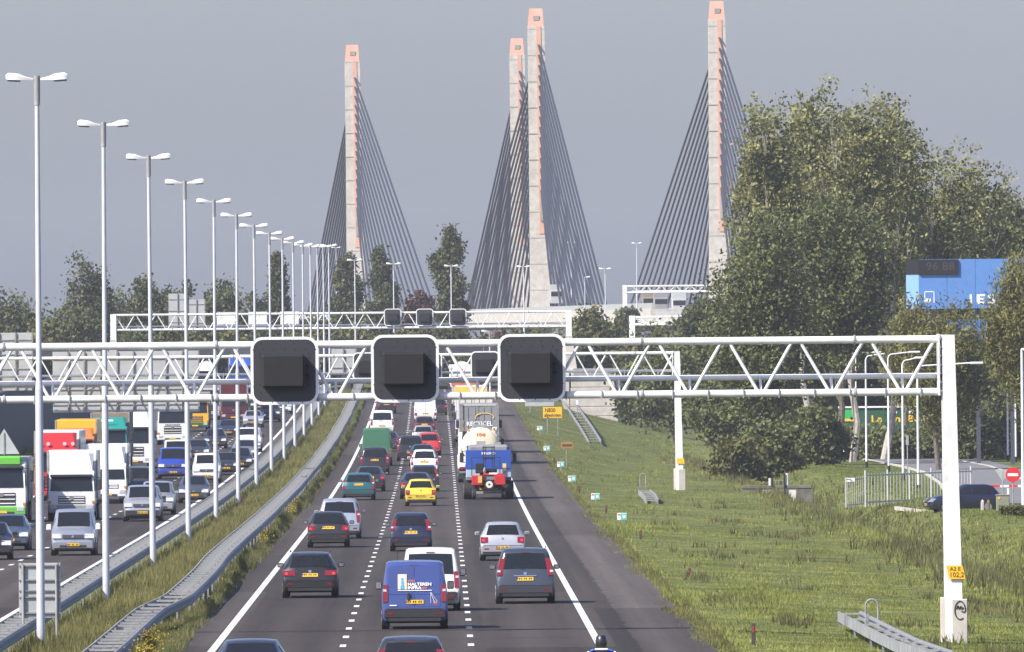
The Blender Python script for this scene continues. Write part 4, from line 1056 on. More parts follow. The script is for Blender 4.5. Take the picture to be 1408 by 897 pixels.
VN = 0
def car(kind, label, pos, away, color, metal=0., cat=None, lights='block', plate_z=.82, name=None, L=None, W=None, H=None, rear_glass=True, group=None, rails=False, spoiler=False, bumper=None, ink=True, yaw=0., side_glass=True, glass_u=.86, rim=True, extra=None, mirror=None):
    l_, w_, h_, zb = KINDS[kind]; l_, w_, h_ = L or l_, W or w_, H or h_
    bd = Body(kind, l_, w_, h_, zb); van = kind in ('smallvan', 'van', 'bigvan')
    x, d = pos
    cy = d + l_ / 2 - .75
    zc = roadz(cy); pitch = math.atan((roadz(cy + 1) - roadz(cy - 1)) / 2)
    if group is None: group = 'vehicles driving away' if away else 'oncoming vehicles'
    hd = math.atan(-(R(cy + 2) - R(cy - 2)) / 4)
    t = thing(name or ('van' if van else 'car'), label, cat or ('van' if van else 'car'), (x, cy, zc), (hd + yaw) + (0 if away else math.pi), group)
    t.rotation_euler = (pitch if away else -pitch, 0, t.rotation_euler[2])
    m = paint(color, metal); me = bd.mesh(); link('body', me, m, t)
    h = l_ / 2; ir = bd.ir
    if rear_glass:
        bd.glass(ir, .10 if kind != 'sedan' else .05, .90, glass_u).build('rear_window', M_GLASS, t, True)
    bd.glass(bd.iw, .06, .93, .88).build('windscreen', M_GLASS, t, True)
    y_r = bd.st[ir + 1][0] + (.12 if not van else h + .35); y_f = h - 1.32 if kind not in ('van', 'bigvan') else h - 1.05
    for sg in (-1, 1):
        ym = (y_r + y_f) / 2
        if van and not side_glass: ym = y_r
        else:
            bd.side(y_r, ym - .04, sg, 4).build('side_window', M_GLASS, t, True)
        bd.side(ym + .04, y_f, sg, 6).build('side_window', M_GLASS, t, True)
    # lamps
    for sg in (-1, 1):
        if lights == 'tall': a = bd.slab(-.012, .15, zb - .12, min(h_ - .25, zb + .42), False, .025, .14, edge=sg)
        elif lights == 'vert': a = bd.slab(-.015, .13, zb - .32, zb + .18, False, .025, .14, edge=sg)
        elif lights == 'wide': a = bd.slab(-.015, .38, zb - .20, zb - .03, False, .025, .14, edge=sg)
        elif lights == 'low': a = bd.slab(-.01, .2, .62, .86, False, .025, .14, edge=sg)
        else: a = bd.slab(-.015, .26, zb - .22, zb + .0, False, .025, .14, edge=sg)
        lamp = a.build('tail_light', M_RED, t)
        if lights in ('tall', 'vert'): bd.slab(.0, .10, zb - .02, zb + .05, False, .032, .06, edge=sg).build('lamp_lens', M_CLEAR, lamp)
        else: bd.slab(.04, .14, zb - .17, zb - .09, False, .032, .06, edge=sg).build('lamp_lens', M_REDLIT, lamp)
        bd.slab(-.01, .36, zb - .34, zb - .16, True, .075, .2, edge=sg).build('headlight', M_CLEAR, t)
    # bumpers, plates, grille
    bm_ = M_PLASTIC if bumper == 'black' else m
    r_ = bd.slab(-w_ * .46, w_ * .46, .36, .58, False, .05, .14).build('rear_bumper', bm_, t)
    bd.slab(-w_ * .40, w_ * .40, .24, .37, False, .035, .12).build('rear_valance', M_PLASTIC, r_)
    for sg in (-1, 1): bd.slab(.12, .30, .44, .49, False, .058, .04, edge=sg).build('reflector', M_RED, r_)
    f_ = bd.slab(-w_ * .44, w_ * .44, .32, .55, True, .05, .14).build('front_bumper', bm_, t)
    bd.slab(-w_ * .30, w_ * .30, .34, .43, True, .058, .04).build('air_intake', M_PLASTIC, f_)
    bd.slab(-w_ * .24, w_ * .24, zb - .34, zb - .2, True, .085, .12).build('grille', M_PLASTIC, t)
    bd.slab(-.05, .05, zb - .31, zb - .23, True, .1, .04).build('badge', M_CHROME, t)
    if not van: bd.slab(-.045, .045, zb - .1, zb - .02, False, .025, .03).build('badge', M_CHROME, t)
    if plate_z: plate(bd, t, False, plate_z, ink=ink)
    plate(bd, t, True, .45, ink=ink)
    bd.slab(-.13, .13, h_ - .105, h_ - .075, False, .03, .04).build('brake_light', M_RED, t)
    bd.slab(-w_ * .43, w_ * .43, .588, .604, False, .012, .03).build('tailgate_gap', M_UNDER, t)
    if rear_glass: B().tube((.0, bd.end_y(zb + .1, False) - .03, zb + .06), (-.32, bd.end_y(zb + .14, False) - .03, zb + .12), .012, .008, 5).build('rear_wiper', M_PLASTIC, t)
    if spoiler: B().box((0, bd.st[ir + 1][0] + .02, h_ - .015), (w_ * .66, .24, .05), .015).build('spoiler', m, t)
    if rails:
        for sg in (-1, 1): B().box((sg * w_ * .36, -.1, h_ + .045), (.04, l_ * .42, .05), .012).build('roof_rail', M_PLASTIC if rails == 'black' else M_CHROME, t)
    # underside and wheels
    B().box((0, 0, .26), (w_ * .8, l_ * .9, .16)).build('underbody', M_UNDER, t)
    rr = .31 if kind in ('city', 'hatch', 'tall', 'sedan', 'estate') else .34
    for y in (-h + .78, h - .85):
        for sg in (-1, 1):
            B().tube((sg * (w_ / 2 - .2), y, rr), (sg * (w_ / 2 + .004), y, rr), rr + .055, rr + .055, 20).build('wheel_arch', M_UNDER, t)
    add_wheels(t, (-(w_ / 2 - .105), w_ / 2 - .105), (-h + .78, h - .85), rr, .21)
    mm = M_PLASTIC if (van or bumper == 'black') else m
    for sg in (-1, 1):
        mir = B().box((sg * (w_ / 2 + .10), h - 1.42 if not van else h - 1.05, zb + .1), (.2, .1, .15 if not van else .24), .03).build('mirror', mirror or mm, t)
        B().box((sg * (w_ / 2 + .10), (h - 1.42 if not van else h - 1.05) - .056, zb + .1), (.15, .012, .1 if not van else .18), .003).build('mirror_glass', M_CHROME, mir)
    if extra: extra(t, bd, m)
    return t

def PX(px, py):
    p = on_road(px, py); return (p.x, p.y)
def OD(o, d): return (R(d) + o, d)

BLACK, DGREY, SILVER, WHITEC = (.012, .012, .014), (.05, .055, .065), (.42, .43, .45), (.72, .72, .71)
NAVYC, TEAL, REDC, YEL = (.012, .018, .05), (.015, .11, .12), (.5, .02, .02), (.66, .5, .03)

# --- lanes leading away, nearest first
car('sedan', 'dark car roof just entering the picture at the bottom left lane', PX(345, 968), True, (.045, .05, .058), .5, lights='wide')
car('tall', 'dark hatchback roof with tall red lamps at the bottom edge', PX(565, 972), True, (.03, .03, .034), .3, lights='tall', L=4.2)
def halteren(t, bd, m):
    h = bd.L / 2
    zz = 1.12; y = lambda z: bd.end_y(z, False) - .022
    b = B(); 
    for sx in (-1, 1):
        bd.slab(sx * .06 if sx > 0 else -.74, .74 if sx > 0 else -.06, 1.02, 1.72, False, .012, .05).build('rear_door_panel', m, t)
        bd.slab(sx * .06 if sx > 0 else -.74, .74 if sx > 0 else -.06, .66, .93, False, .012, .05).build('lower_door_panel', m, t)
    tilt = math.atan((bd.end_y(1.7, False) - bd.end_y(1.15, False)) / .55)
    rot = (math.pi / 2 - tilt, 0, 0)
    lg = bd.slab(-.48, -.22, 1.16, 1.60, False, .03, .02).build('company_logo', mat('logo cream', (.75, .6, .36), rough=.5), t)
    bd.slab(-.41, -.29, 1.17, 1.27, False, .036, .02).build('logo_bar', mat('logo blue', (.1, .35, .7), rough=.5), lg)
    bd.slab(-.41, -.29, 1.36, 1.58, False, .036, .02).build('logo_bar', mat('logo pale', (.8, .8, .8), rough=.5), lg)
    bd.slab(-.385, -.315, 1.17, 1.5, False, .042, .02).build('logo_bar', mat('logo blue', (.1, .35, .7)), lg)
    text_part('VAN', .09, mat('orange lettering', (.7, .16, .04), rough=.5), t, (-.09, y(1.4) - .012, 1.405), rot, width=.2, bold=.002)
    text_part('HALTEREN', .12, M_WINK, t, (.15, y(1.3) - .012, 1.305), rot, width=.68, bold=.004)
    text_part('INFRA', .12, M_WINK, t, (.0, y(1.21) - .012, 1.205), rot, width=.4, bold=.004)
    text_part('BV', .09, mat('orange lettering', (.7, .16, .04)), t, (.3, y(1.2) - .012, 1.2), rot, width=.14, bold=.002)
    bd.slab(-.48, .5, 1.12, 1.14, False, .03, .015).build('address_line', M_WINK, t)
    ly = y(.95) - .012
    cr = B().tube((.47, ly, 1.07), (.58, ly, .79), .008, .008, 5).tube((.48, ly, 1.07), (.67, ly, .79), .005, .005, 5).tube((.47, ly, 1.07), (.47, ly, .76), .005, .005, 5)
    cr.build('crane_drawing', M_WINK, t); B().box((.6, ly, .77), (.1, .012, .05)).build('crane_cab', mat('orange lettering', (.7, .16, .04)), t)
    B().box((-.17, y(.92) - .02, .95), (.09, .05, .22), .02).build('door_handle', M_PLASTIC, t)
    bd.slab(-.007, .007, .64, 1.8, False, .008, .02).build('door_gap', M_UNDER, t)
    B().box((-.62, y(.71) - .012, .70), (.2, .008, .03)).build('model_badge', M_WINK, t)
    B().tube((-.5, 1.1, bd.H), (-.5, 1.0, bd.H + .35), .008, .004, 5).build('antenna', M_PLASTIC, t)
car('van', 'blue van with company lettering and logo on its rear doors', PX(570, 865), True, (.04, .065, .22), 0., lights='vert', plate_z=.80, rear_glass=False, side_glass=False, bumper='black', extra=halteren, H=1.95, W=1.9)
car('smallvan', 'white van partly hidden behind the blue lettered van', PX(592, 840), True, WHITEC, lights='vert', plate_z=.75, bumper='black', H=1.93, glass_u=.9, W=1.83)
car('mpv', 'dark grey people carrier with roof rails in the right lane', PX(722, 830), True, (.075, .085, .1), .6, lights='tall', plate_z=.80, rails=True, extra=lambda t, bd, m: bd.slab(-.36, .36, .885, .91, False, .03, .02).build('chrome_strip', M_CHROME, t))
car('estate', 'black estate car in the left lane nearest the white edge line', PX(426.5, 822), True, BLACK, .2, lights='wide', plate_z=.76, rails='black')
car('hatch', 'silver hatchback ahead of the dark grey people carrier', PX(691, 771), True, (.5, .5, .51), .5, lights='block', plate_z=.52, L=4.3)
car('tall', 'dark blue tall hatchback in the middle lane', PX(565, 758), True, NAVYC, .3, lights='tall', plate_z=.78, extra=lambda t, bd, m: bd.slab(-.3, .3, .70, .72, False, .03, .02).build('chrome_strip', M_CHROME, t))
car('hatch', 'black hatchback overlapping a silver off-roader in the left lane', PX(451.5, 753), True, (.018, .018, .02), .2, lights='block', plate_z=.84, L=4.3)
car('suv', 'silver off-road car behind the black hatchback', PX(467, 741), True, (.4, .43, .48), .5, lights='vert', plate_z=.98)
car('city', 'small round yellow car in the middle lane', PX(578.5, 696), True, YEL, lights='low', plate_z=.56, L=3.6)
car('sedan', 'dark blue saloon half hidden by the small yellow car', PX(572, 686), True, (.02, .03, .055), .4, lights='wide')
car('hatch', 'dark green hatchback two places ahead of the yellow car', PX(583, 676), True, (.02, .03, .03), .3, lights='tall', H=1.5)
car('estate', 'teal estate car in the left lane', PX(493, 688), True, TEAL, .3, lights='vert', plate_z=.88)
car('sedan', 'black saloon just ahead of the teal estate car', PX(508, 676), True, (.018, .018, .022), .2, lights='block')
car('suv', 'black off-road car behind the green van', PX(515, 653), True, (.015, .015, .018), .2, lights='vert', plate_z=.95, bumper='black')
def greendoors(t, bd, m):
    for sx in (-1, 1):
        a, c = (.06, .82) if sx > 0 else (-.82, -.06)
        bd.slab(a, c, 1.55, 2.2, False, .012, .05).build('rear_door_panel', m, t); bd.slab(a, c, .9, 1.45, False, .012, .05).build('lower_door_panel', m, t)
    B().box((.1, bd.end_y(1.2, False) - .03, 1.2), (.08, .05, .14)).build('door_handle', M_PLASTIC, t)
car('bigvan', 'dark green high-roofed panel van in the left lane', PX(518, 641), True, (.035, .13, .06), lights='low', plate_z=None, rear_glass=False, side_glass=False, bumper='black', extra=greendoors, W=2.05)
car('sedan', 'dark car peeping out beside the green van', PX(533, 621), True, (.02, .022, .03), .2)
car('hatch', 'white hatchback in the middle lane between dark cars', PX(583.5, 652), True, WHITEC, lights='vert', plate_z=.80, H=1.55, W=1.8)
car('sedan', 'dark car directly ahead of the white hatchback', PX(581, 641), True, (.02, .02, .026), .2)
car('suv', 'black off-road car left of the red hatchback', PX(564, 634), True, (.016, .016, .02), .2, lights='vert', plate_z=.6)
car('tall', 'red hatchback in the middle lane', PX(590, 626), True, REDC, lights='vert', plate_z=None, H=1.6)
car('hatch', 'silver car ahead of the red hatchback', PX(582, 612), True, (.4, .42, .42), .4, lights='vert', plate_z=None)
car('hatch', 'dark red-brown car behind the white box van', PX(583.5, 598), True, (.06, .02, .03), .3, lights='block', plate_z=.85)
def boxdoors(t, bd, m):
    bd.slab(-.01, .01, .7, 2.2, False, .01, .02).build('door_gap', M_UNDER, t)
car('bigvan', 'white panel van in the middle lane below the middle lane signal', PX(585, 581), True, WHITEC, lights='low', plate_z=.8, rear_glass=False, side_glass=False, extra=boxdoors, H=2.4)
car('hatch', 'black car right of the white panel van', PX(602, 571), True, (.02, .015, .02), .2, plate_z=None)
car('van', 'white minibus with a wide rear window in the left lane', PX(525.5, 598), True, WHITEC, lights='vert', plate_z=.75, W=1.95)
car('sedan', 'black saloon below the lower edge of the middle lane signal', PX(531.5, 569), True, (.014, .014, .016), .2, plate_z=.9)

# --- oncoming lanes
car('hatch', 'black car cut by the left edge of the photograph', PX(-14, 770), False, (.015, .015, .017), .2, yaw=.02)
car('hatch', 'steel blue hatchback at the left edge', PX(12, 757), False, (.09, .12, .17), .5, L=4.2)
car('smallvan', 'silver high-roofed car leading the oncoming right-hand column', PX(101, 764), False, (.36, .38, .41), .5, mirror=mat('pale mirror shell', (.6, .6, .6)))
car('suv', 'silver off-road car behind the lamp posts, front dark bumper', PX(196, 717), False, (.4, .41, .43), .5, bumper='black', W=1.88)
car('mpv', 'pale grey people carrier beside the silver off-road car', PX(216, 708), False, (.38, .39, .41), .5, H=1.68, L=4.4, W=1.8)
car('van', 'dark grey van behind the silver off-road car', PX(188, 690), False, (.05, .055, .07), .3, H=1.9)
car('hatch', 'dark grey hatchback close to the median rail', PX(266.5, 692), False, (.09, .1, .12), .5, L=3.9, W=1.7)
car('van', 'bright blue van in the oncoming middle lane', PX(238, 659), False, (.02, .05, .3), .1, W=1.95)
car('van', 'white van hidden behind the bright blue van', PX(243, 646), False, WHITEC)
car('smallvan', 'small white delivery van with yellow plate', PX(284, 664), False, WHITEC, W=1.75, H=1.8)
car('sedan', 'black saloon right of the small white delivery van', PX(311, 653), False, (.016, .017, .02), .2)
car('sedan', 'dark saloon above the small white delivery van', PX(271, 633), False, (.03, .033, .042), .3)
car('hatch', 'black hatchback behind the sixth lamp post', PX(330, 647), False, (.014, .014, .016), .2, W=1.65)
car('estate', 'silver grey estate car near the median', PX(336, 634), False, (.27, .29, .31), .5)
car('hatch', 'black car with bright headlamps in the middle oncoming lane', PX(296, 617), False, (.025, .02, .022), .2)
car('van', 'white van in the oncoming lane beside the median', PX(342, 622), False, WHITEC, H=1.8)
car('sedan', 'dark blue saloon ahead of the maroon van', PX(314, 602), False, (.02, .027, .07), .3)
car('sedan', 'silver saloon near the median under the left lane signal', PX(348, 588), False, (.42, .43, .44), .4)
car('suv', 'dark grey off-road car under the left lane signal', PX(371, 580), False, (.05, .05, .055), .3)
car('suv', 'white car half hidden by the left lane signal', PX(388, 569), False, WHITEC)
car('sedan', 'dark saloon below the left lane signal', PX(357, 566), False, (.03, .034, .04), .3)
car('hatch', 'grey hatchback far back in the oncoming lanes', PX(330, 560), False, (.2, .21, .22), .3)
# ------------------------------------------------------------------ lorries
def lorry_root(name, label, pos, away, length, cat='truck'):
    x, d = pos; cy = d + length / 2
    zc = roadz(cy); pitch = math.atan((roadz(cy + 1) - roadz(cy - 1)) / 2)
    hd = math.atan(-(R(cy + 2) - R(cy - 2)) / 4)
    t = thing(name, label, cat, (x, cy, zc), hd + (0 if away else math.pi), 'lorries driving away' if away else 'oncoming lorries')
    t.rotation_euler = (pitch if away else -pitch, 0, t.rotation_euler[2]); return t
def truck_wheels(t, ys, w_=2.45, r=.5, dual=()):
    for y in ys: add_wheels(t, (-(w_ / 2 - .17), w_ / 2 - .17), (y,), r, .56 if y in dual else .32)
def cab_front(t, y, W, z0, z1, dep, mcab, mlow=None, mgr=None, deflector=None, dz=0., visor=True, lettering=None, badge=True, defx=.46):
    """lorry cab whose nose is at y (local +y is forward)"""
    mlow = mlow or mcab; w2 = W / 2; zw0, zw1 = z0 + (z1 - z0) * .50, z1 - .32
    lo = [(-w2, y - dep, z0), (w2, y - dep, z0), (w2 * .98, y, z0), (-w2 * .98, y, z0)]
    b = B(); prof = [(z0, 0), (zw0, .0), (z1 - .12, -.22), (z1, -.42)]
    for (za, ia), (zc_, ic) in zip(prof[:-1], prof[1:]):
        s0 = 1 if za < zw0 else .985; s1 = 1 if zc_ <= zw0 else .96
        b.hexa([(-w2 * s0, y - dep, za), (w2 * s0, y - dep, za), (w2 * s0 * .96, y + ia, za), (-w2 * s0 * .96, y + ia, za)],
               [(-w2 * s1, y - dep, zc_), (w2 * s1, y - dep, zc_), (w2 * s1 * .96, y + ic, zc_), (-w2 * s1 * .96, y + ic, zc_)])
    cab = b.build('cab', mcab, t)
    k = .22 / (z1 - .12 - zw0)
    def slope(z): return y - k * max(0, z - zw0)
    B().hexa([(-w2 * .88, slope(zw0) + .025, zw0 + .03), (w2 * .88, slope(zw0) + .025, zw0 + .03), (w2 * .88, slope(zw0) - .05, zw0 + .03), (-w2 * .88, slope(zw0) - .05, zw0 + .03)],
             [(-w2 * .84, slope(zw1) + .025, zw1), (w2 * .84, slope(zw1) + .025, zw1), (w2 * .84, slope(zw1) - .05, zw1), (-w2 * .84, slope(zw1) - .05, zw1)]).build('windscreen', M_GLASS, cab)
    for s in (-.35, .2): B().tube((w2 * s, slope(zw0) + .04, zw0 + .03), (w2 * (s + .35), slope(zw0 + .2) + .045, zw0 + .28), .012, .012, 5).build('wiper', M_PLASTIC, cab)
    for s in (-1, 1):
        B().box((s * (w2 + .004), y - .75, (zw0 + zw1) / 2 + .02), (.012, .85, (zw1 - zw0) * .8)).build('side_window', M_GLASS, cab)
        m_ = B().box((s * (w2 + .24), y - .02, zw1 - .35), (.22, .14, .55), .04).build('mirror', M_PLASTIC, t)
        B().tube((s * w2 * .95, y - .2, zw1 + .02), (s * (w2 + .24), y - .02, zw1 - .02), .02, .02, 5).tube((s * w2 * .95, y - .15, zw1 - .65), (s * (w2 + .24), y - .02, zw1 - .6), .02, .02, 5).build('mirror_arm', M_PLASTIC, m_)
    if visor: B().box((0, y - .12, zw1 + .08), (W * .88, .3, .14), .03).build('sun_visor', M_PLASTIC, t)
    gz0, gz1 = z0 + .42, zw0 - .22
    g = B().box((0, y + .01, (gz0 + gz1) / 2), (W * .56, .05, gz1 - gz0), .02).build('grille', mgr or M_PLASTIC, t)
    for i in range(3): B().box((0, y + .04, gz0 + (i + .5) * (gz1 - gz0) / 3), (W * .54, .02, .05)).build('grille_slat', mcab if mgr is None else M_CHROME, g)
    if badge: B().tube((0, y + .03, gz1 - .1), (0, y + .07, gz1 - .1), .11, .11, 12).build('badge', M_CHROME, g)
    bp = B().box((0, y - .08, z0 + .16), (W * .98, .3, .42), .05).build('front_bumper', mlow, t)
    B().box((0, y + .05, z0 + .06), (W * .5, .08, .1)).build('air_intake', M_PLASTIC, bp)
    for s in (-1, 1):
        B().box((s * W * .38, y + .06, z0 + .24), (.34, .06, .2), .02).build('headlight', M_CLEAR, t)
        B().box((s * W * .455, y + .03, z0 + .5), (.14, .1, .12), .01).build('indicator', mat('amber lens', (.6, .2, .02), rough=.2), t)
    B().box((0, y + .085, z0 + .1), (.52, .02, .11)).build('number_plate', M_PLATE, t)
    if deflector:
        B().hexa([(-w2 * .9, y - dep, z1), (w2 * .9, y - dep, z1), (w2 * .86, y - .55, z1), (-w2 * .86, y - .55, z1)],
                 [(-w2 * .9, y - dep, z1 + dz), (w2 * .9, y - dep, z1 + dz), (w2 * .7, y - dep + .35, z1 + dz), (-w2 * .7, y - dep + .35, z1 + dz)]).build('wind_deflector', deflector, t)
    if lettering: lettering(t, y, zw0)
    return cab
M_WHITEP = paint(WHITEC); M_REDP = paint((.45, .02, .02)); M_GREENP = paint((.12, .42, .05)); M_YELP = paint((.75, .4, .02)); M_ORP = paint((.65, .16, .03)); M_TEALP = paint((.01, .22, .18))
M_BROWNT = mat('brown tarpaulin', (.2, .16, .11), rough=.8); M_CREAM = mat('cream tank paint', (.66, .58, .42), rough=.45, var=.12); M_MAROON = paint((.09, .012, .02)); M_BLUEP = paint((.02, .07, .32))
M_GREYT = mat('grey tarpaulin', (.2, .2, .2), rough=.8, var=.2)
def box_body(t, y0, y1, W, z0, z1, m, name='cargo_box', r=.04, frame=True):
    b = B().box((0, (y0 + y1) / 2, (z0 + z1) / 2), (W, y1 - y0, z1 - z0), r).build(name, m, t)
    if frame:
        for s in (-1, 1):
            B().box((s * (W / 2 - .02), y1 + .01, (z0 + z1) / 2), (.09, .04, z1 - z0)).build('corner_trim', M_GALV, b)
    B().box((0, (y0 + y1) / 2 + .5, z0 - .22), (1.0, y1 - y0 + 1.5, .4)).build('chassis', M_UNDER, t)
    return b
def oncoming(name, label, pos, spec):
    L = spec.get('L', 10); t = lorry_root(name, label, pos, False, L); h = L / 2; W = spec.get('W', 2.5); cz = spec.get('cz', 2.9)
    cab_front(t, h, W * .97, .42, cz, spec.get('dep', 1.9), spec['cab'], spec.get('low'), None, spec.get('defl'), spec.get('dz', .6), spec.get('visor', True), spec.get('let'))
    if spec.get('box'): box_body(t, -h, h - spec.get('dep', 1.9) - .25, W + .02, 1.05, spec.get('bz', 3.7), spec['box'])
    else: B().box((0, -.5, .85), (1.0, L - 1, .4)).build('chassis', M_UNDER, t)
    truck_wheels(t, (h - 1.2, -h + 1.6, -h + 3.0), W - .04, spec.get('wr', .5))
    if spec.get('extra'): spec['extra'](t, h, W)
    return t

def warn_sign(t, h, W):
    tri = [(-.75, 0), (.75, 0), (0, 1.25)]
    B().prism(tri, h - 1.5, h - 1.44, 'y').build('warning_triangle', M_PANELBACK, t).location = (-.1, 0, 3.35)
    B().box((-.1, h - 1.42, 3.85), (.05, .05, 1.1)).build('triangle_bracket', M_GALVD, t)
    B().box((0, h - .38, 3.02), (W * .8, .5, .5), .1).build('roof_fairing', M_GREENP, t)
oncoming('lorry', 'white and green lorry at the left edge with a warning triangle on its roof', PX(2, 719), dict(cab=M_WHITEP, low=M_GREENP, cz=2.95, box=mat('grey curtain', (.3, .31, .3), rough=.7), bz=3.2, L=9, extra=warn_sign))
def redlamps(t, h, W):
    for x in (-.9, -.45, .45, .9): B().tube((x, h - .62, 3.25), (x, h - .5, 3.25), .1, .1, 10).build('spot_lamp', M_CLEAR, t)
oncoming('lorry', 'red lorry with a sloping red roof deflector and white trailer', PX(77, 692), dict(cab=M_REDP, cz=3.0, defl=M_REDP, dz=.85, box=M_WHITEP, bz=3.95, L=14, extra=redlamps))
def smalllogo(t, y, zw):
    text_part('DHL', .01, M_WINK, t, (0, 0, 0)) if False else None
oncoming('lorry', 'white box lorry with a white roof deflector behind the silver van', PX(98, 716), dict(cab=M_WHITEP, low=mat('grey bumper', (.25, .26, .27)), cz=2.45, defl=M_WHITEP, dz=.85, box=M_WHITEP, bz=3.45, L=8.5, W=2.45, wr=.42, dep=1.7,
    extra=lambda t, h, W: B().box((0, h - .9, 2.56), (1.1, .2, .12), .02).build('roof_slot', M_PLASTIC, t)))
oncoming('lorry', 'yellow and orange lorry behind the red lorry', PX(103, 668), dict(cab=M_ORP, cz=3.0, defl=M_ORP, dz=.5, box=M_YELP, bz=4.0, L=14))
oncoming('lorry', 'small white box lorry behind the white deflector lorry', PX(147, 693), dict(cab=M_WHITEP, cz=2.2, defl=M_WHITEP, dz=.9, box=M_WHITEP, bz=3.25, L=7, W=2.25, wr=.36, dep=1.6, visor=False))
oncoming('lorry', 'teal lorry with a brown canvas trailer', PX(150, 652), dict(cab=M_TEALP, cz=3.1, defl=M_TEALP, dz=.6, box=M_BROWNT, bz=4.0, L=14,
    extra=lambda t, h, W: B().box((.2, h - .53, 3.5), (.9, .03, .12)).build('roof_lettering', M_WINK, t)))
oncoming('lorry', 'white lorry half hidden by the teal lorry', PX(184, 645), dict(cab=M_WHITEP, cz=3.0, defl=M_WHITEP, dz=.9, box=M_WHITEP, bz=3.9, L=12, W=2.4))
def volvo(t, y, zw):
    b = B()
    for k in range(9): b.box((-.52 + k * .13, y + .012, zw - .12), (.09, .02, .09))
    b.build('front_lettering', M_INK, t)
oncoming('lorry', 'white lorry cab with dark visor standing clear in the outer lane', PX(237, 612), dict(cab=M_WHITEP, cz=2.95, L=9, let=volvo, box=mat('grey curtain', (.3, .31, .3)), bz=2.6))
oncoming('lorry', 'yellow and dark green lorry behind the white cab', PX(268, 594), dict(cab=M_YELP, low=mat('green bumper', (.02, .09, .03)), cz=2.7, box=M_GREYT, bz=3.3, L=9, W=2.4))
oncoming('lorry', 'grey lorry behind the yellow and green lorry', PX(284, 578), dict(cab=mat('grey cab paint', (.3, .31, .33), rough=.4), cz=2.9, box=M_GREYT, bz=3.6, L=11))
oncoming('lorry', 'maroon lorry with bright headlamps below the gantry', PX(321, 582), dict(cab=M_MAROON, cz=2.5, box=M_MAROON, bz=3.7, L=9, W=2.4, visor=False))
oncoming('lorry', 'blue cabbed lorry under the far overpass', PX(330, 540), dict(cab=M_BLUEP, cz=3.0, defl=M_BLUEP, dz=.7, box=M_WHITEP, bz=3.9, L=12))
def tank_on(t, h, W):
    B().tube((0, -h, 2.4), (0, h - 2.2, 2.4), 1.15, 1.15, 20).build('tank', M_WHITEP, t, True)
oncoming('lorry', 'white and green tank lorry left of the blue cabbed lorry', PX(282, 545), dict(cab=M_WHITEP, low=M_GREENP, cz=2.8, L=11, extra=tank_on))

# --- lorries leading away
def rear_kit(t, y, W, z=.75, lights=True, mud=True, bar=True):
    """tail lamps, underrun bar and mud flaps at the back end y"""
    if bar: B().box((0, y + .06, z - .22), (W * .94, .1, .14), .01).build('underrun_bar', M_GALVD, t)
    for s in (-1, 1):
        if lights: B().box((s * (W / 2 - .3), y - .02, z + .02), (.42, .06, .16), .01).build('tail_light', M_RED, t)
        if mud: B().box((s * (W / 2 - .3), y + .5, .5), (.5, .02, .6)).build('mud_flap', M_PLASTIC, t)
    B().box((0, y - .02, z - .0), (.52, .02, .11)).build('number_plate', M_PLATE, t)

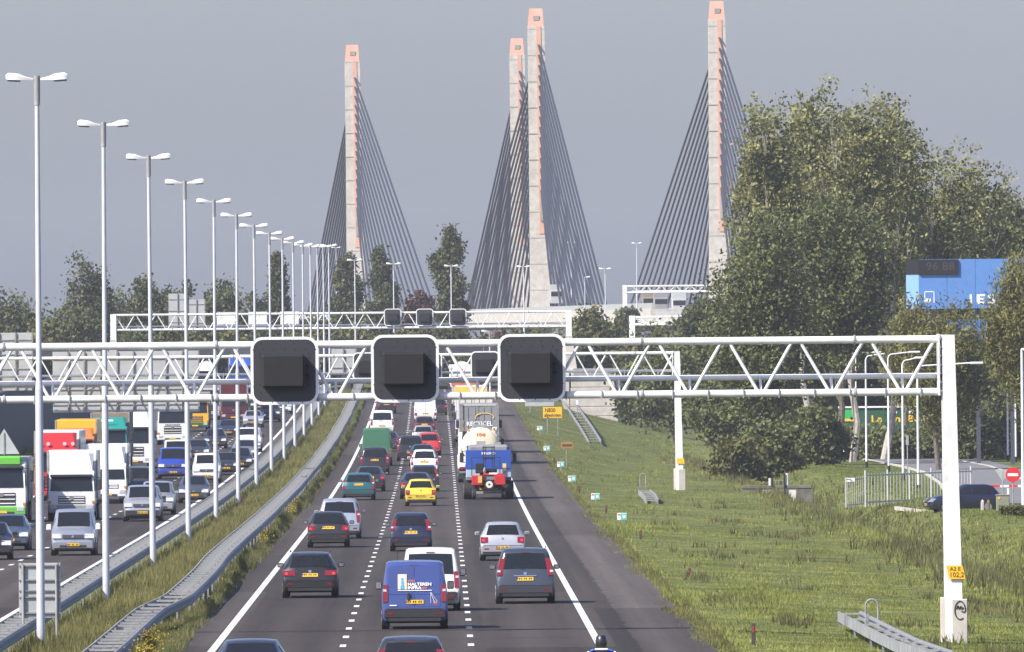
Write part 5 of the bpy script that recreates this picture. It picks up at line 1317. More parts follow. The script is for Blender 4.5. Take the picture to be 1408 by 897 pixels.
def blue_lorry():
    t = lorry_root('lorry', 'blue flatbed lorry carrying a red forklift on its tail', OD(1.78, 746), True, 9.0); h = 4.5; W = 2.5
    B().box((0, 0, .85), (1.0, 9, .4)).build('chassis', M_UNDER, t)
    B().box((0, .4, 1.15), (W, 7.6, .2), .02).build('load_bed', M_GALVD, t)
    tb = B().box((0, -h + .85, 2.18), (W, .08, 1.05), .02).build('tail_board', M_BLUEP, t)
    text_part('FRISO', .17, M_WINK, t, (.0, -h + .79, 2.52), width=.75, bold=.004)
    for s in (-1, 1):
        B().box((s * .85, -h + .86, 1.42), (.78, .07, .44), .02).build('lower_board', mat('pale blue board', (.32, .4, .5)), t)
        B().box((s * 1.21, .6, 1.9), (.06, 6.8, 1.5), .02).build('side_board', M_BLUEP, t)
    B().box((0, -h + .87, 1.9), (W, .06, .1)).build('board_rib', mat('pale blue board', (.32, .4, .5)), tb)
    B().box((.0, .4, 2.4), (2.2, 6, 1.1), .1).build('covered_load', M_GREYT, t)
    B().box((-.4, -1.9, 3.06), (.5, .3, .25)).box((.5, -1.9, 3.02), (.4, .3, .2)).build('load_box', M_GALV, t)
    B().box((.87, -h + .8, 1.75), (.2, .03, .42)).build('warning_board', mat('cream board', (.7, .5, .25)), t)
    cab_front(t, h, 2.45, .42, 2.9, 1.8, M_BLUEP)
    truck_wheels(t, (h - 1.2, -h + 1.5, -h + 2.8), W, .5, dual=(-h + 1.5,))
    B().box((0, -h + .55, .62), (1.35, .06, .22), .01).build('marker_board', mat('amber board', (.6, .26, .03)), t)
    B().box((0, -h + .5, .38), (1.6, .1, .12)).build('underrun_bar', M_GALV, t)
    # the forklift hanging on the tail
    f = thing('truck_mounted_forklift', 'red forklift with black mast and pale spare wheel hung behind the blue lorry', 'forklift', t.location + Vector((.02, -h - .35, 0)), t.rotation_euler[2])
    for s in (-1, 1):
        B().box((s * .62, 0, 1.05), (.62, .7, .55), .04).build('side_body', M_REDP, f)
        B().box((s * .62, .1, .62), (.24, .5, .3), .03).build('side_leg', M_UNDER, f)
        add_wheels(f, (s * .8,), (.2,), .3, .2)
    B().box((.25, .1, 1.36), (1.1, .6, .14), .04).build('engine_cover', M_REDP, f)
    B().box((.25, -.22, 1.42), (.45, .02, .09)).build('cover_lettering', M_WINK, f)
    B().box((-.48, -.37, 1.1), (.22, .02, .36)).build('warning_label', mat('amber label', (.7, .35, .06)), f)
    w_ = B().tube((.03, -.22, .82), (.03, -.5, .82), .28, .28, 20).build('spare_tyre', M_TYRE, f, True)
    B().tube((.03, -.5, .82), (.03, -.52, .82), .19, .19, 16).build('spare_rim', mat('cream rim', (.62, .6, .52)), w_)
    B().tube((.03, -.52, .82), (.03, -.53, .82), .06, .06, 10).build('hub', M_UNDER, w_)
    for x in (-.28, -.16, .2, .32): B().box((x, .3, 2.1), (.05, .1, 1.55)).build('mast_rail', M_PLASTIC, f)
    for z in (1.6, 2.25, 2.86): B().box((.02, .3, z), (.68, .08, .06)).build('mast_crossbar', M_PLASTIC, f)
    for x in (-.28, .32): B().box((x, .25, 2.75), (.06, .12, .35)).build('mast_head', M_PLASTIC, f)
    st = B().box((-.5, .05, 1.5), (.45, .45, .14), .04).box((-.5, .26, 1.75), (.45, .1, .45), .04).build('seat', M_UNDER, f)
    for x in (-.92, .62): B().tube((x, .1, 1.3), (x, .2, 2.3), .025, .025, 6).build('guard_post', M_PLASTIC, f)
    B().tube((-.92, .2, 2.3), (.62, .2, 2.3), .02, .02, 6).build('guard_bar', M_PLASTIC, f)
    B().tube((-.25, -.05, 1.45), (-.2, -.1, 1.75), .09, .06, 10).build('filter_pot', M_CHROME, f)
blue_lorry()
def tank_lorry():
    t = lorry_root('tank_lorry', 'cream round-ended tank lorry just ahead of the blue lorry', OD(1.45, 828), True, 9.5); h = 4.75; W = 2.5
    B().box((0, 0, .9), (1.0, 9.4, .4)).build('chassis', M_UNDER, t)
    tk = B().tube((.1, -h + .7, 2.25), (.1, h - 2.4, 2.25), 1.12, 1.12, 28).build('tank', M_CREAM, t, True)
    b = B(); prev = None
    for i in range(6):
        a = math.pi / 2 * i / 5; r = 1.12 * math.cos(a) + .001; y = -h + .7 - .3 * math.sin(a)
        ring = [b.bm.verts.new((.1 + r * math.cos(q), y, 2.25 + r * math.sin(q))) for q in np.linspace(0, 2 * math.pi, 28, endpoint=False)]
        if prev:
            for k in range(28): b.bm.faces.new((prev[k], prev[(k + 1) % 28], ring[(k + 1) % 28], ring[k]))
        prev = ring
    b.bm.faces.new(prev); b.build('tank_end', M_CREAM, tk, True)
    text_part('104', .3, mat('orange lettering', (.7, .16, .04)), t, (.12, -h + .43, 2.9), width=.5, bold=.01)
    B().box((.1, -h + 1.4, 3.42), (.9, 1.5, .18), .02).build('top_platform', M_GALV, t)
    for x in (-.3, .1, .5): B().box((x, -h + .9, 3.6), (.05, .05, .3)).build('platform_rail', M_GALV, t)
    B().box((1.0, -h + 1.0, 2.9), (.35, .5, .9), .05).build('hose_cabinet', mat('cream panel', (.55, .52, .42)), t)
    B().box((-1.02, -h + .5, 1.0), (.5, .5, .35), .05).box((1.02, -h + .5, 1.0), (.5, .5, .35), .05).build('mudguard', M_WHITEP, t)
    B().tube((-.85, -h + .9, 1.6), (-.75, -h + .9, 3.1), .2, .22, 12).build('suction_hose', M_UNDER, t)
    B().box((-1.1, 1.2, 1.3), (.35, 2.4, .7), .05).build('side_locker', M_WHITEP, t)
    for x in (-.62, .95): B().tube((x, -h + .6, 3.15), (x, -h + .6, 3.3), .07, .07, 8).build('beacon', mat('amber lens', (.6, .2, .02)), t)
    rear_kit(t, -h + .2, W, .85)
    cab_front(t, h, 2.5, .42, 3.0, 2.0, M_WHITEP); truck_wheels(t, (h - 1.2, -h + 1.2, -h + 2.5), W, .5)
tank_lorry()
M_PANELW = mat('cream container paint', (.52, .5, .42), rough=.6, var=.15)
def trailer(label, o, d, L, W, z1, mdoor, side, frame, cab, extra=None, cabz=3.3, doors=True):
    t = lorry_root('lorry', label, OD(o, d), True, L); h = L / 2
    b = box_body(t, -h, h - 2.4, W, 1.1, z1, side, frame=False)
    if doors:
        for s in (-1, 1): B().box((s * W / 4, -h - .015, (1.2 + z1) / 2), (W / 2 - .12, .03, z1 - 1.4), .006).build('rear_door', mdoor, t)
        for s in (-1, 1): B().box((s * (W / 2 - .05), -h - .03, (1.1 + z1) / 2), (.1, .06, z1 - 1.1)).build('door_frame', frame, t)
        B().box((0, -h - .03, z1 - .05), (W, .06, .12)).build('top_frame', frame, t)
        for x in (-.75, -.28, .28, .75): B().tube((x * W / 2.5, -h - .05, 1.2), (x * W / 2.5, -h - .05, z1 - .2), .02, .02, 6).build('locking_bar', M_GALVD, t)
    rear_kit(t, -h, W); truck_wheels(t, (-h + 1.5, -h + 2.8, -h + 4.1, h - 1.2), W, .5)
    cab_front(t, h, 2.48, .42, cabz, 1.9, cab)
    if extra: extra(t, -h, W, z1)
    return t
def recticel(t, y, W, z1):
    text_part('RECTICEL', .42, M_WINK, t, (.0, y - .06, 2.75), width=1.75, bold=.008)
    arc = [(.35 + .62 * math.cos(a), y - .06, 3.2 + .28 * math.sin(a)) for a in np.linspace(math.radians(200), math.radians(-20), 14)]
    B().path(arc, .03, 5).build('yellow_swoosh', mat('swoosh yellow', (.75, .5, .06)), t)
    B().path([(-1.05, y - .06, 3.0), (-1.12, y - .06, 2.6), (-1.05, y - .06, 2.3)], .03, 5).build('yellow_swoosh', mat('swoosh yellow', (.75, .5, .06)), t)
    for s in (-1, 1): B().box((s * (W / 2 - .08), y - .06, 2.6), (.2, .1, 3.0)).build('grey_corner_post', M_GALVD, t)
trailer('lorry with grey rear doors lettered in white and a yellow swoosh', 1.8, 925, 14, 2.6, 4.1, mat('slate rear door', (.2, .205, .21), rough=.6), M_GREYT, mat('pale door frame', (.42, .41, .38)), M_WHITEP, recticel)
trailer('cream container lorry ahead of the lettered grey lorry', 1.7, 990, 12, 2.5, 4.25, M_PANELW, M_PANELW, M_PANELW, M_WHITEP)
def yellow_top(t, y, W, z1):
    B().box((0, y - .05, z1 - .35), (W, .06, .6)).build('yellow_band', mat('yellow band', (.72, .45, .08)), t)
    B().box((W / 2 + .03, y + 2, z1 - .9), (.05, 4, 1.6)).build('red_side_panel', M_REDP, t)
    B().box((-W / 2 - .04, y + 2, 2.0), (.06, 4, 1.3)).build('blue_side_box', M_BLUEP, t)
trailer('white lorry with a yellow band across its top', 1.6, 1060, 11, 2.5, 4.4, M_WHITEP, M_WHITEP, M_WHITEP, M_WHITEP, yellow_top)
def red_text(t, y, W, z1):
    B().box((0, y - .05, z1 - .5), (W, .05, .85)).build('red_board', mat('salmon red board', (.5, .12, .06)), t)
    b = B()
    for k in range(7): b.box((-.85 + k * .28, y - .085, z1 - .5), (.17, .02, .34))
    b.build('board_lettering', mat('dull gold lettering', (.5, .28, .12)), t)
trailer('orange-red lorry seen between the gantry chords', 1.6, 1235, 11, 2.5, 3.75, M_PANELW, M_PANELW, M_PANELW, M_WHITEP, red_text)
def white_tanker():
    t = lorry_root('tank_lorry', 'white tank lorry framed by the gantry in front of the overpass', OD(1.6, 1385), True, 12); h = 6; W = 2.5
    B().box((0, 0, .9), (1.0, 11.5, .4)).build('chassis', M_UNDER, t)
    tk = B().tube((.1, -h + .3, 2.35), (.1, h - 2.4, 2.35), 1.2, 1.2, 24).build('tank', M_WHITEP, t, True)
    B().tube((.1, -h + .3, 2.35), (.1, -h + .12, 2.35), 1.2, 1.0, 24).build('tank_end', M_WHITEP, tk, True)
    B().tube((.15, -h + .11, 2.7), (.15, -h + .09, 2.7), .16, .16, 12).build('red_emblem', mat('emblem red', (.6, .05, .04)), t)
    B().box((0, -h + .25, 1.1), (.6, .2, .3)).build('warning_plate', mat('hazard orange', (.7, .2, .02)), t)
    B().tube((-1.1, -h + .2, 1.2), (-1.1, -h + .2, 3.2), .12, .12, 8).build('ladder_post', M_WHITEP, t)
    rear_kit(t, -h, W); cab_front(t, h, 2.5, .42, 3.2, 2.0, M_WHITEP); truck_wheels(t, (h - 1.2, -h + 1.3, -h + 2.6), W, .5)
white_tanker()
# --- traffic far up on the approach to the bridge
for i, (px, py, dd, kind, c, lb) in enumerate(((893, 431, 2330, 'box', M_BROWNT, 'small brown lorry on the bridge approach under the white gantry'), (909, 432, 2300, 'box', M_GREYT, 'small dark grey lorry on the bridge approach under the white gantry'),
        (934, 434, 2280, 'box', M_PANELBACK, 'pale grey box lorry on the approach beside the tree edge'), (766, 421, 2380, 'box', M_PANELBACK, 'white lorry cab beside the foot of the central pylon'))):
    p = at(px, py, dd)
    t = thing('distant_lorry', lb, 'truck', (p.x, dd, p.z), 0, 'lorries far off on the bridge approach')
    W = 2.5
    B().box((0, 3, 2.3), (W, 7, 2.9), .06).build('cargo_box', c, t)
    B().box((0, -1.4, 1.6), (W * .96, 1.7, 2.4), .12).build('cab', c, t)
    B().box((0, -2.27, 2.1), (W * .82, .04, .8)).build('windscreen', M_GLASS, t)
    B().box((0, 2.5, .6), (W * .8, 9, .4)).build('chassis', M_UNDER, t)
    truck_wheels(t, (-1.4, 5.0), W, .5)

# ------------------------------------------------------------------ motorcyclist at the bottom edge
def motorcyclist():
    pos = at(827, 900, 297); x = pos.x
    bk = thing('motorcycle', 'motorcycle under the rider at the bottom edge', 'motorcycle', (x, 297, 0))
    for y in (-.72, .72):
        o = B().tube((-.08, y, .31), (.08, y, .31), .31, .31, 20).build('wheel', M_TYRE, bk, True); B().tube((-.085, y, .31), (.085, y, .31), .2, .2, 14).build('rim', M_RIM, o)
    B().box((0, .15, .72), (.34, .6, .3), .1, seg=2).build('tank', paint((.02, .03, .12)), bk)
    B().box((0, -.4, .78), (.3, .7, .12), .05, seg=2).build('seat', M_UNDER, bk)
    B().box((0, .05, .42), (.36, .5, .36), .06).build('engine', M_GALVD, bk)
    B().box((0, .72, .95), (.5, .25, .45), .1, seg=2).build('fairing', paint((.02, .03, .12)), bk)
    B().tube((-.38, .5, 1.02), (.38, .5, 1.02), .018, .018, 8).build('handlebar', M_PLASTIC, bk)
    B().box((0, -.82, .72), (.2, .06, .09), .02).build('tail_light', M_RED, bk); B().box((0, -.86, .55), (.21, .02, .16)).build('number_plate', M_PLATE, bk)
    for s in (-1, 1):
        B().tube((s * .3, .5, 1.02), (s * .42, .55, 1.2), .01, .01, 5).box((s * .44, .55, 1.24), (.16, .04, .1), .02).build('mirror', M_PLASTIC, bk)
        B().tube((s * .07, .55, .9), (s * .07, .72, .31), .03, .03, 8).build('fork', M_CHROME, bk)
        B().tube((s * .18, -.1, .3), (s * .2, -.8, .42), .05, .06, 10).build('exhaust', M_CHROME, bk)
    r = thing('person', 'rider in a black helmet and blue, white and black jacket at the bottom edge', 'person', (x, 296.7, 0))
    me = bpy.data.meshes.new('body'); J = {}; V = []; E = []; Rd = []
    def jt(n, p, rad, par=None):
        J[n] = len(V); V.append(p); Rd.append(rad)
        if par: E.append((J[par], J[n]))
    jt('pelvis', (0, 0, .93), (.17, .14)); jt('waist', (0, .1, 1.1), (.17, .12), 'pelvis'); jt('chest', (0, .2, 1.3), (.2, .14), 'waist'); jt('neck', (0, .27, 1.45), (.07, .07), 'chest'); jt('headb', (0, .3, 1.52), (.08, .09), 'neck'); jt('headt', (0, .32, 1.64), (.08, .09), 'headb')
    for s, n in ((-1, 'l'), (1, 'r')):
        jt('sh' + n, (s * .21, .24, 1.37), (.085, .085), 'chest'); jt('el' + n, (s * .33, .38, 1.16), (.06, .06), 'sh' + n); jt('wr' + n, (s * .34, .68, 1.07), (.045, .045), 'el' + n); jt('ha' + n, (s * .33, .78, 1.05), (.05, .04), 'wr' + n)
        for q in range(4): jt('f%s%d' % (n, q), (s * (.29 + .027 * q), .83 + .005 * (q % 2), 1.04), (.012, .012), 'ha' + n); jt('g%s%d' % (n, q), (s * (.29 + .027 * q), .85, 1.0), (.011, .011), 'f%s%d' % (n, q))
        jt('th' + n, (s * .27, .78, 1.01), (.013, .013), 'ha' + n)
        jt('hi' + n, (s * .12, 0, .9), (.12, .12), 'pelvis'); jt('kn' + n, (s * .24, .45, .72), (.085, .085), 'hi' + n); jt('an' + n, (s * .22, .12, .36), (.055, .055), 'kn' + n); jt('to' + n, (s * .24, .3, .3), (.045, .04), 'an' + n)
    me.from_pydata(V, E, []); body = link('body', me, mat('black riding suit', (.02, .02, .024), rough=.6), r)
    md = body.modifiers.new('skin', 'SKIN')
    for i, rad in enumerate(Rd): me.skin_vertices[0].data[i].radius = rad
    me.skin_vertices[0].data[0].use_root = True
    body.modifiers.new('sub', 'SUBSURF').levels = 1; body.modifiers['sub'].render_levels = 2
    b = B(); prev = None
    prof = [(.0, .17), (.08, .155), (.115, .11), (.13, .03), (.128, -.05), (.11, -.13), (.0, -.135)]
    for rr, z in prof:
        ring = [b.bm.verts.new((max(rr, .001) * math.cos(a), max(rr, .001) * 1.15 * math.sin(a), z)) for a in np.linspace(0, 2 * math.pi, 20, endpoint=False)]
        if prev:
            for k in range(20): b.bm.faces.new((prev[k], prev[(k + 1) % 20], ring[(k + 1) % 20], ring[k]))
        prev = ring
    he = b.build('helmet', mat('matt black helmet', (.015, .015, .016), rough=.35, coat=.3), r, True); he.location = (0, .32, 1.6)
    B().box((0, .13, .01), (.2, .06, .1), .03, seg=2).build('visor', M_GLASS, he)
    B().box((0, .18, 1.445), (.3, .12, .05), .02).build('white_yoke', mat('white leather', (.6, .6, .6)), r)
    for s in (-1, 1): B().box((s * .2, .2, 1.42), (.12, .16, .06), .025, Matrix.Rotation(s * .35, 3, 'Y')).build('blue_shoulder_patch', mat('blue leather', (.03, .1, .4)), r); B().box((s * .29, .22, 1.38), (.07, .14, .05), .02, Matrix.Rotation(s * .6, 3, 'Y')).build('white_shoulder_patch', mat('white leather', (.6, .6, .6)), r)
motorcyclist()
# ------------------------------------------------------------------ verge furniture on the right
M_TEALS = mat('green hectometre plate', (.08, .42, .36), rough=.5); M_REDS = mat('sign red', (.55, .02, .02), rough=.45); M_REDD = mat('faded reflector red', (.3, .03, .025), rough=.5); M_POSTD = mat('dark marker post', (.05, .04, .035), rough=.8)
for i, (px, py, wd) in enumerate(((855.3, 710.4, 'nearest'), (818.8, 682.8, 'second nearest'), (786.5, 658.3, 'third nearest'), (771, 638.8, 'fourth nearest'), (752, 616.6, 'fifth nearest'), (742.4, 589, 'farthest'))):
    g = on_ground(px, py + 9); s = F / g.y; t = thing('hectometre_sign', 'small green and white distance plate on the verge, %s of the row' % wd, 'sign', g, 0, 'distance plates along the verge')
    z = 9 / s
    B().box((0, 0, z / 2 - .1), (.05, .04, z + .2)).build('stake', M_GALV, t)
    f = B().box((0, -.03, z), (.46, .02, .34), .004).build('plate_face', M_WINK, t)
    B().box((.07, -.044, z), (.28, .01, .3)).build('green_field', M_TEALS, f); B().box((-.15, -.044, z + .09), (.12, .01, .09)).build('red_field', mat('faded sign red', (.5, .12, .1)), f)
    b = B()
    for k in range(3): b.box((-.19 + k * .06, -.046, z - .08), (.035, .008, .1))
    for k in range(2): b.box((.06 + k * .08, -.052, z), (.045, .008, .16))
    b.build('plate_digits', M_TEALS if False else M_WINK, f)
for i, (px, py, h, ln, wd) in enumerate(((1036, 888, .62, 0, 'nearest'), (944, 797, .42, .3, 'tilted second nearest'), (881, 742, .4, 0, 'third nearest'), (833.6, 706, .4, 0, 'fourth nearest'), (796.7, 680, .5, 0, 'fifth nearest'), (762, 637, .4, 0, 'farthest'))):
    g = on_ground(px, py); t = thing('marker_post', 'short dark marker post with red reflector in the grass, %s of the row' % wd, 'post', g, 0, 'marker posts along the verge')
    t.rotation_euler = (0, ln, 0)
    B().box((0, 0, h / 2 - .1), (.11, .08, h + .2), .01).build('stake', M_POSTD, t); B().box((0, -.045, h * .72), (.06, .02, h * .26)).build('reflector', M_REDD, t)
g = on_ground(760, 598); s = F / g.y
t = thing('road_sign', 'yellow temporary sign with black lettering on two legs beside the road', 'sign', g)
zt = 38 / s; zb = 23 / s; W = 26 / s
B().box((0, 0, (zt + zb) / 2), (W, .03, zt - zb), .02).build('sign_face', M_YSIGN, t)
for x in (-.28 * W, .28 * W): B().tube((x, .04, -.3), (x, .04, zt - .05), .03, .03, 8).build('leg', M_GALV, t)
text_part('N830', .5, M_INK, t, (-.13 * W, -.022, zb + (zt - zb) * .7), width=W * .55, bold=.01); text_part('afgesloten', .42, M_INK, t, (0, -.022, zb + (zt - zb) * .26), width=W * .88, bold=.008)
g = on_ground(780, 644); s = F / g.y
t = thing('road_sign', 'small brown sign on a single leg right of the shoulder', 'sign', g); zt = 36 / s; zb = 27 / s; W = 16.5 / s
B().box((0, 0, (zt + zb) / 2), (W, .03, zt - zb), .01).build('sign_face', mat('brown ochre sign', (.3, .16, .04)), t); B().tube((-.05, .04, -.3), (-.05, .04, zt - .02), .03, .03, 8).build('leg', M_GALV, t)
b = B()
for k in range(8): b.box((-W * .36 + k * W * .1, -.022, (zt + zb) / 2), (W * .06, .01, .16))
b.build('sign_lettering', M_INK, t)
g = on_ground(742, 571); s = F / g.y
t = thing('barrier_board', 'low pale board on legs at the far shoulder below the right lane signal', 'barrier', g)
B().box((0, 0, 15 / s), (40 / s, .05, 5.5 / s), .01).build('board', M_PANELBACK, t)
for x in (-.9, .9): B().box((x, .05, 5.5 / s), (.07, .05, 13 / s)).build('leg', M_GALV, t)
g = on_ground(794, 576)
t = thing('marker_pole', 'thin pole with a white box on the slope beside the abutment', 'pole', g); s = F / g.y
B().tube((0, 0, -.2), (0, 0, 24 / s), .04, .04, 8).build('pole', M_GALV, t); B().box((0, -.05, 22 / s), (.28, .1, .45), .02).build('white_box', M_WHITE, t)
# median sign seen from behind
g = at(52, 884, 372); gzv = roadz(372) - .05
t = thing('road_sign', 'grey back of a road sign on two legs by the first lamp post', 'sign', (at(51, 884, 372).x, 374.5, gzv))
a, c = at(22, 775, 374), at(80, 850, 374); W, H, zc_ = c.x - a.x, a.z - c.z, (a.z + c.z) / 2 - gzv
B().box((0, 0, zc_), (W, .02, H), .006).build('sign_face', M_PANELBACK, t)
for x in (-W * .43, W * .43): B().box((x, -.03, zc_), (.035, .05, H)).build('edge_frame', M_GALV, t)
for f in (.03, .3, .5, .62, .92): B().box((0, -.045, zc_ + H * (.47 - .97 * f + .01)), (W, .05, .035)).build('cross_rail', M_GALVD, t)
for x in (-W * .4, W * .4): B().tube((x, -.08, -.4), (x, -.08, zc_ + H * .47), .035, .035, 8).build('leg', M_GALV, t)

# ------------------------------------------------------------------ beyond the ditch: lawn, road, fence
flat = lambda x, d: -.5
def patch(name, pix, m, z, kind='structure'):
    P = [hit(px, py, flat) for px, py in pix]; b = B()
    b.bm.faces.new([b.bm.verts.new((p.x, p.y, z)) for p in P])
    return tag(b.build(name, m), kind=kind)
M_PATH = mat('side road asphalt', (.15, .145, .14), rough=.9, var=.2, scale=.8)
patch('side_road', [(1185, 633), (1225, 629), (1330, 628), (1400, 645), (1440, 655), (1440, 694), (1270, 694), (1290, 680), (1302, 668), (1278, 652), (1235, 641)], M_PATH, -.44)
M_KERB = mat('pale kerb stone', (.45, .42, .36), rough=.9)
def kerb(pix, label_parent):
    P = [hit(px, py, flat) for px, py in pix]; b = B()
    for p, q in zip(P[:-1], P[1:]):
        dr = (q - p); n = Vector((-dr.y, dr.x, 0)).normalized() * .1
        b.hexa([p - n + Vector((0, 0, -.1)), p + n + Vector((0, 0, -.1)), q + n + Vector((0, 0, -.1)), q - n + Vector((0, 0, -.1))], [p - n + Vector((0, 0, .1)), p + n + Vector((0, 0, .1)), q + n + Vector((0, 0, .1)), q - n + Vector((0, 0, .1))])
    return tag(b.build('kerb', M_KERB), kind='structure')
kerb([(1185, 632), (1235, 641), (1270, 650), (1292, 665), (1301, 680)], None); kerb([(1232, 699), (1262, 703), (1295, 706)], None); kerb([(1318, 634), (1360, 642), (1385, 650), (1408, 662)], None)
lawn = foliage_mat('mown lawn', (.06, .085, .014), (.17, .2, .045), .2, .4)
rng = np.random.default_rng(9); n = 26000
px = rng.uniform(1040, 1420, n); py = rng.uniform(624, 720, n); L = []
for a, c in zip(px, py):
    p = hit(a, c, flat)
    o = p.x - R(p.y)
    if o < 25.5: continue
    if c > 640 and a > 1300 and c < 704: continue
    if a > 1235 + (c - 641) * 1.6 and 628 < c < 640 + (a - 1235) * .5 and c < 672: continue
    L.append((p.x, p.y, gz(p.x, p.y)))
L = np.array(L); V = blades(rng, L, rng.uniform(.06, .12, len(L)), .04, 4, .14); me = polymesh('lawn', V, 3, np.clip(rng.normal(.5, .25, len(L) * 4), 0, 1))
tag(link('lawn_grass', me, lawn), 'short bright lawn beyond the ditch', 'grass', kind='stuff')

M_FENCE = mat('pale fence steel', (.4, .41, .42), rough=.5)
def fence():
    A, C = hit(1190, 695, flat), hit(1335, 688, flat)
    t = thing('bar_fence', 'pale steel bar fence across the lawn left of the nearest gantry post', 'fence', A); D = C - A; n = 34; H = 1.85
    rot = Matrix.Rotation(math.atan2(D.y, D.x), 3, 'Z')
    for i in range(n + 1):
        p = D * (i / n); post = i in (0, 7, 14, 21, 28, 34)
        B().box(p + Vector((0, 0, H / 2 - .1 + (.1 if post else .02))), (.09 if post else .024, .08 if post else .024, H + (.2 if post else 0)), 0, rot).build('post' if post else 'fence_bar', M_FENCE, t)
    for z in (.18, H - .18): B().box(D / 2 + Vector((0, 0, z)), (D.length, .04, .07), 0, rot).build('fence_rail', M_FENCE, t)
    g = thing('gate', 'small pale bar gate with a white plate at the left end of the fence', 'gate', hit(1163, 697, flat)); G = A - g.location + Vector((-.1, 0, 0)); G.z = 0
    for i in range(9):
        post = i in (0,); B().box(G * (i / 8 * .96) + Vector((0, 0, .8)), (.08 if post else .024, .04, 1.65), 0).build('gate_post' if post else 'gate_bar', M_FENCE, g)
    for z in (.1, 1.5): B().box(G * .48 + Vector((0, 0, z)), (G.length * .96, .04, .06), 0, Matrix.Rotation(math.atan2(G.y, G.x), 3, 'Z')).build('gate_rail', M_FENCE, g)
    B().box(G * .28 + Vector((0, -.05, 1.47)), (.45, .02, .2)).build('gate_plate', M_WINK, g)
fence()
M_POLEW = mat('white lamp mast', (.68, .69, .7), rough=.45)
for i, (bx, by, tx, ty, ax_) in enumerate(((1160.7, 636, 1160, 488, 22), (1177.8, 628, 1178, 487, 26), (1191.6, 643, 1191, 489, 28), (1222.3, 649, 1221, 487, 32), (1242, 662, 1241, 495, 20), (1262.9, 677, 1262, 503, 76), (1386, 634, 1385, 530, 0), (1397, 636, 1396, 520, 0))):
    g = hit(bx, by, flat); s = F / g.y; H = (by - ty) / s; L = ax_ / s
    t = thing('street_lamp' if L else 'flag_pole', ('slender white lamp mast on the lawn, %s from the left' if L else 'thin white pole by the willow trunk, %s from the left of all masts') % ORD[i], 'street lamp' if L else 'pole', g, 0, 'slender white masts beyond the ditch')
    B().tube((0, 0, 0), (0, 0, .45), .1, .1, 10).build('dark_foot', M_UNDER, t, True)
    B().tube((0, 0, .4), (0, 0, H - .3), .085, .06, 10).build('mast', M_POLEW, t, True)
    if L:
        B().path([(0, 0, H - .35), (.06, 0, H - .14), (.2, 0, H - .03), (.45, 0, H), (L, 0, H + .14)], .045, 8).build('arm', M_POLEW, t, True)
        B().box((L + .25, 0, H + .13), (.8, .28, .15), .05, seg=2).build('lamp_head', M_WHITE, t)
g = hit(1248, 650, flat); t = thing('street_post', 'short grey traffic post between the lamp masts', 'post', g)
B().tube((0, 0, 0), (0, 0, 2.6), .04, .04, 8).build('pole', M_GALV, t); B().box((0, -.05, 2.3), (.2, .03, .7), .01).build('sign_edge', M_GALV, t)

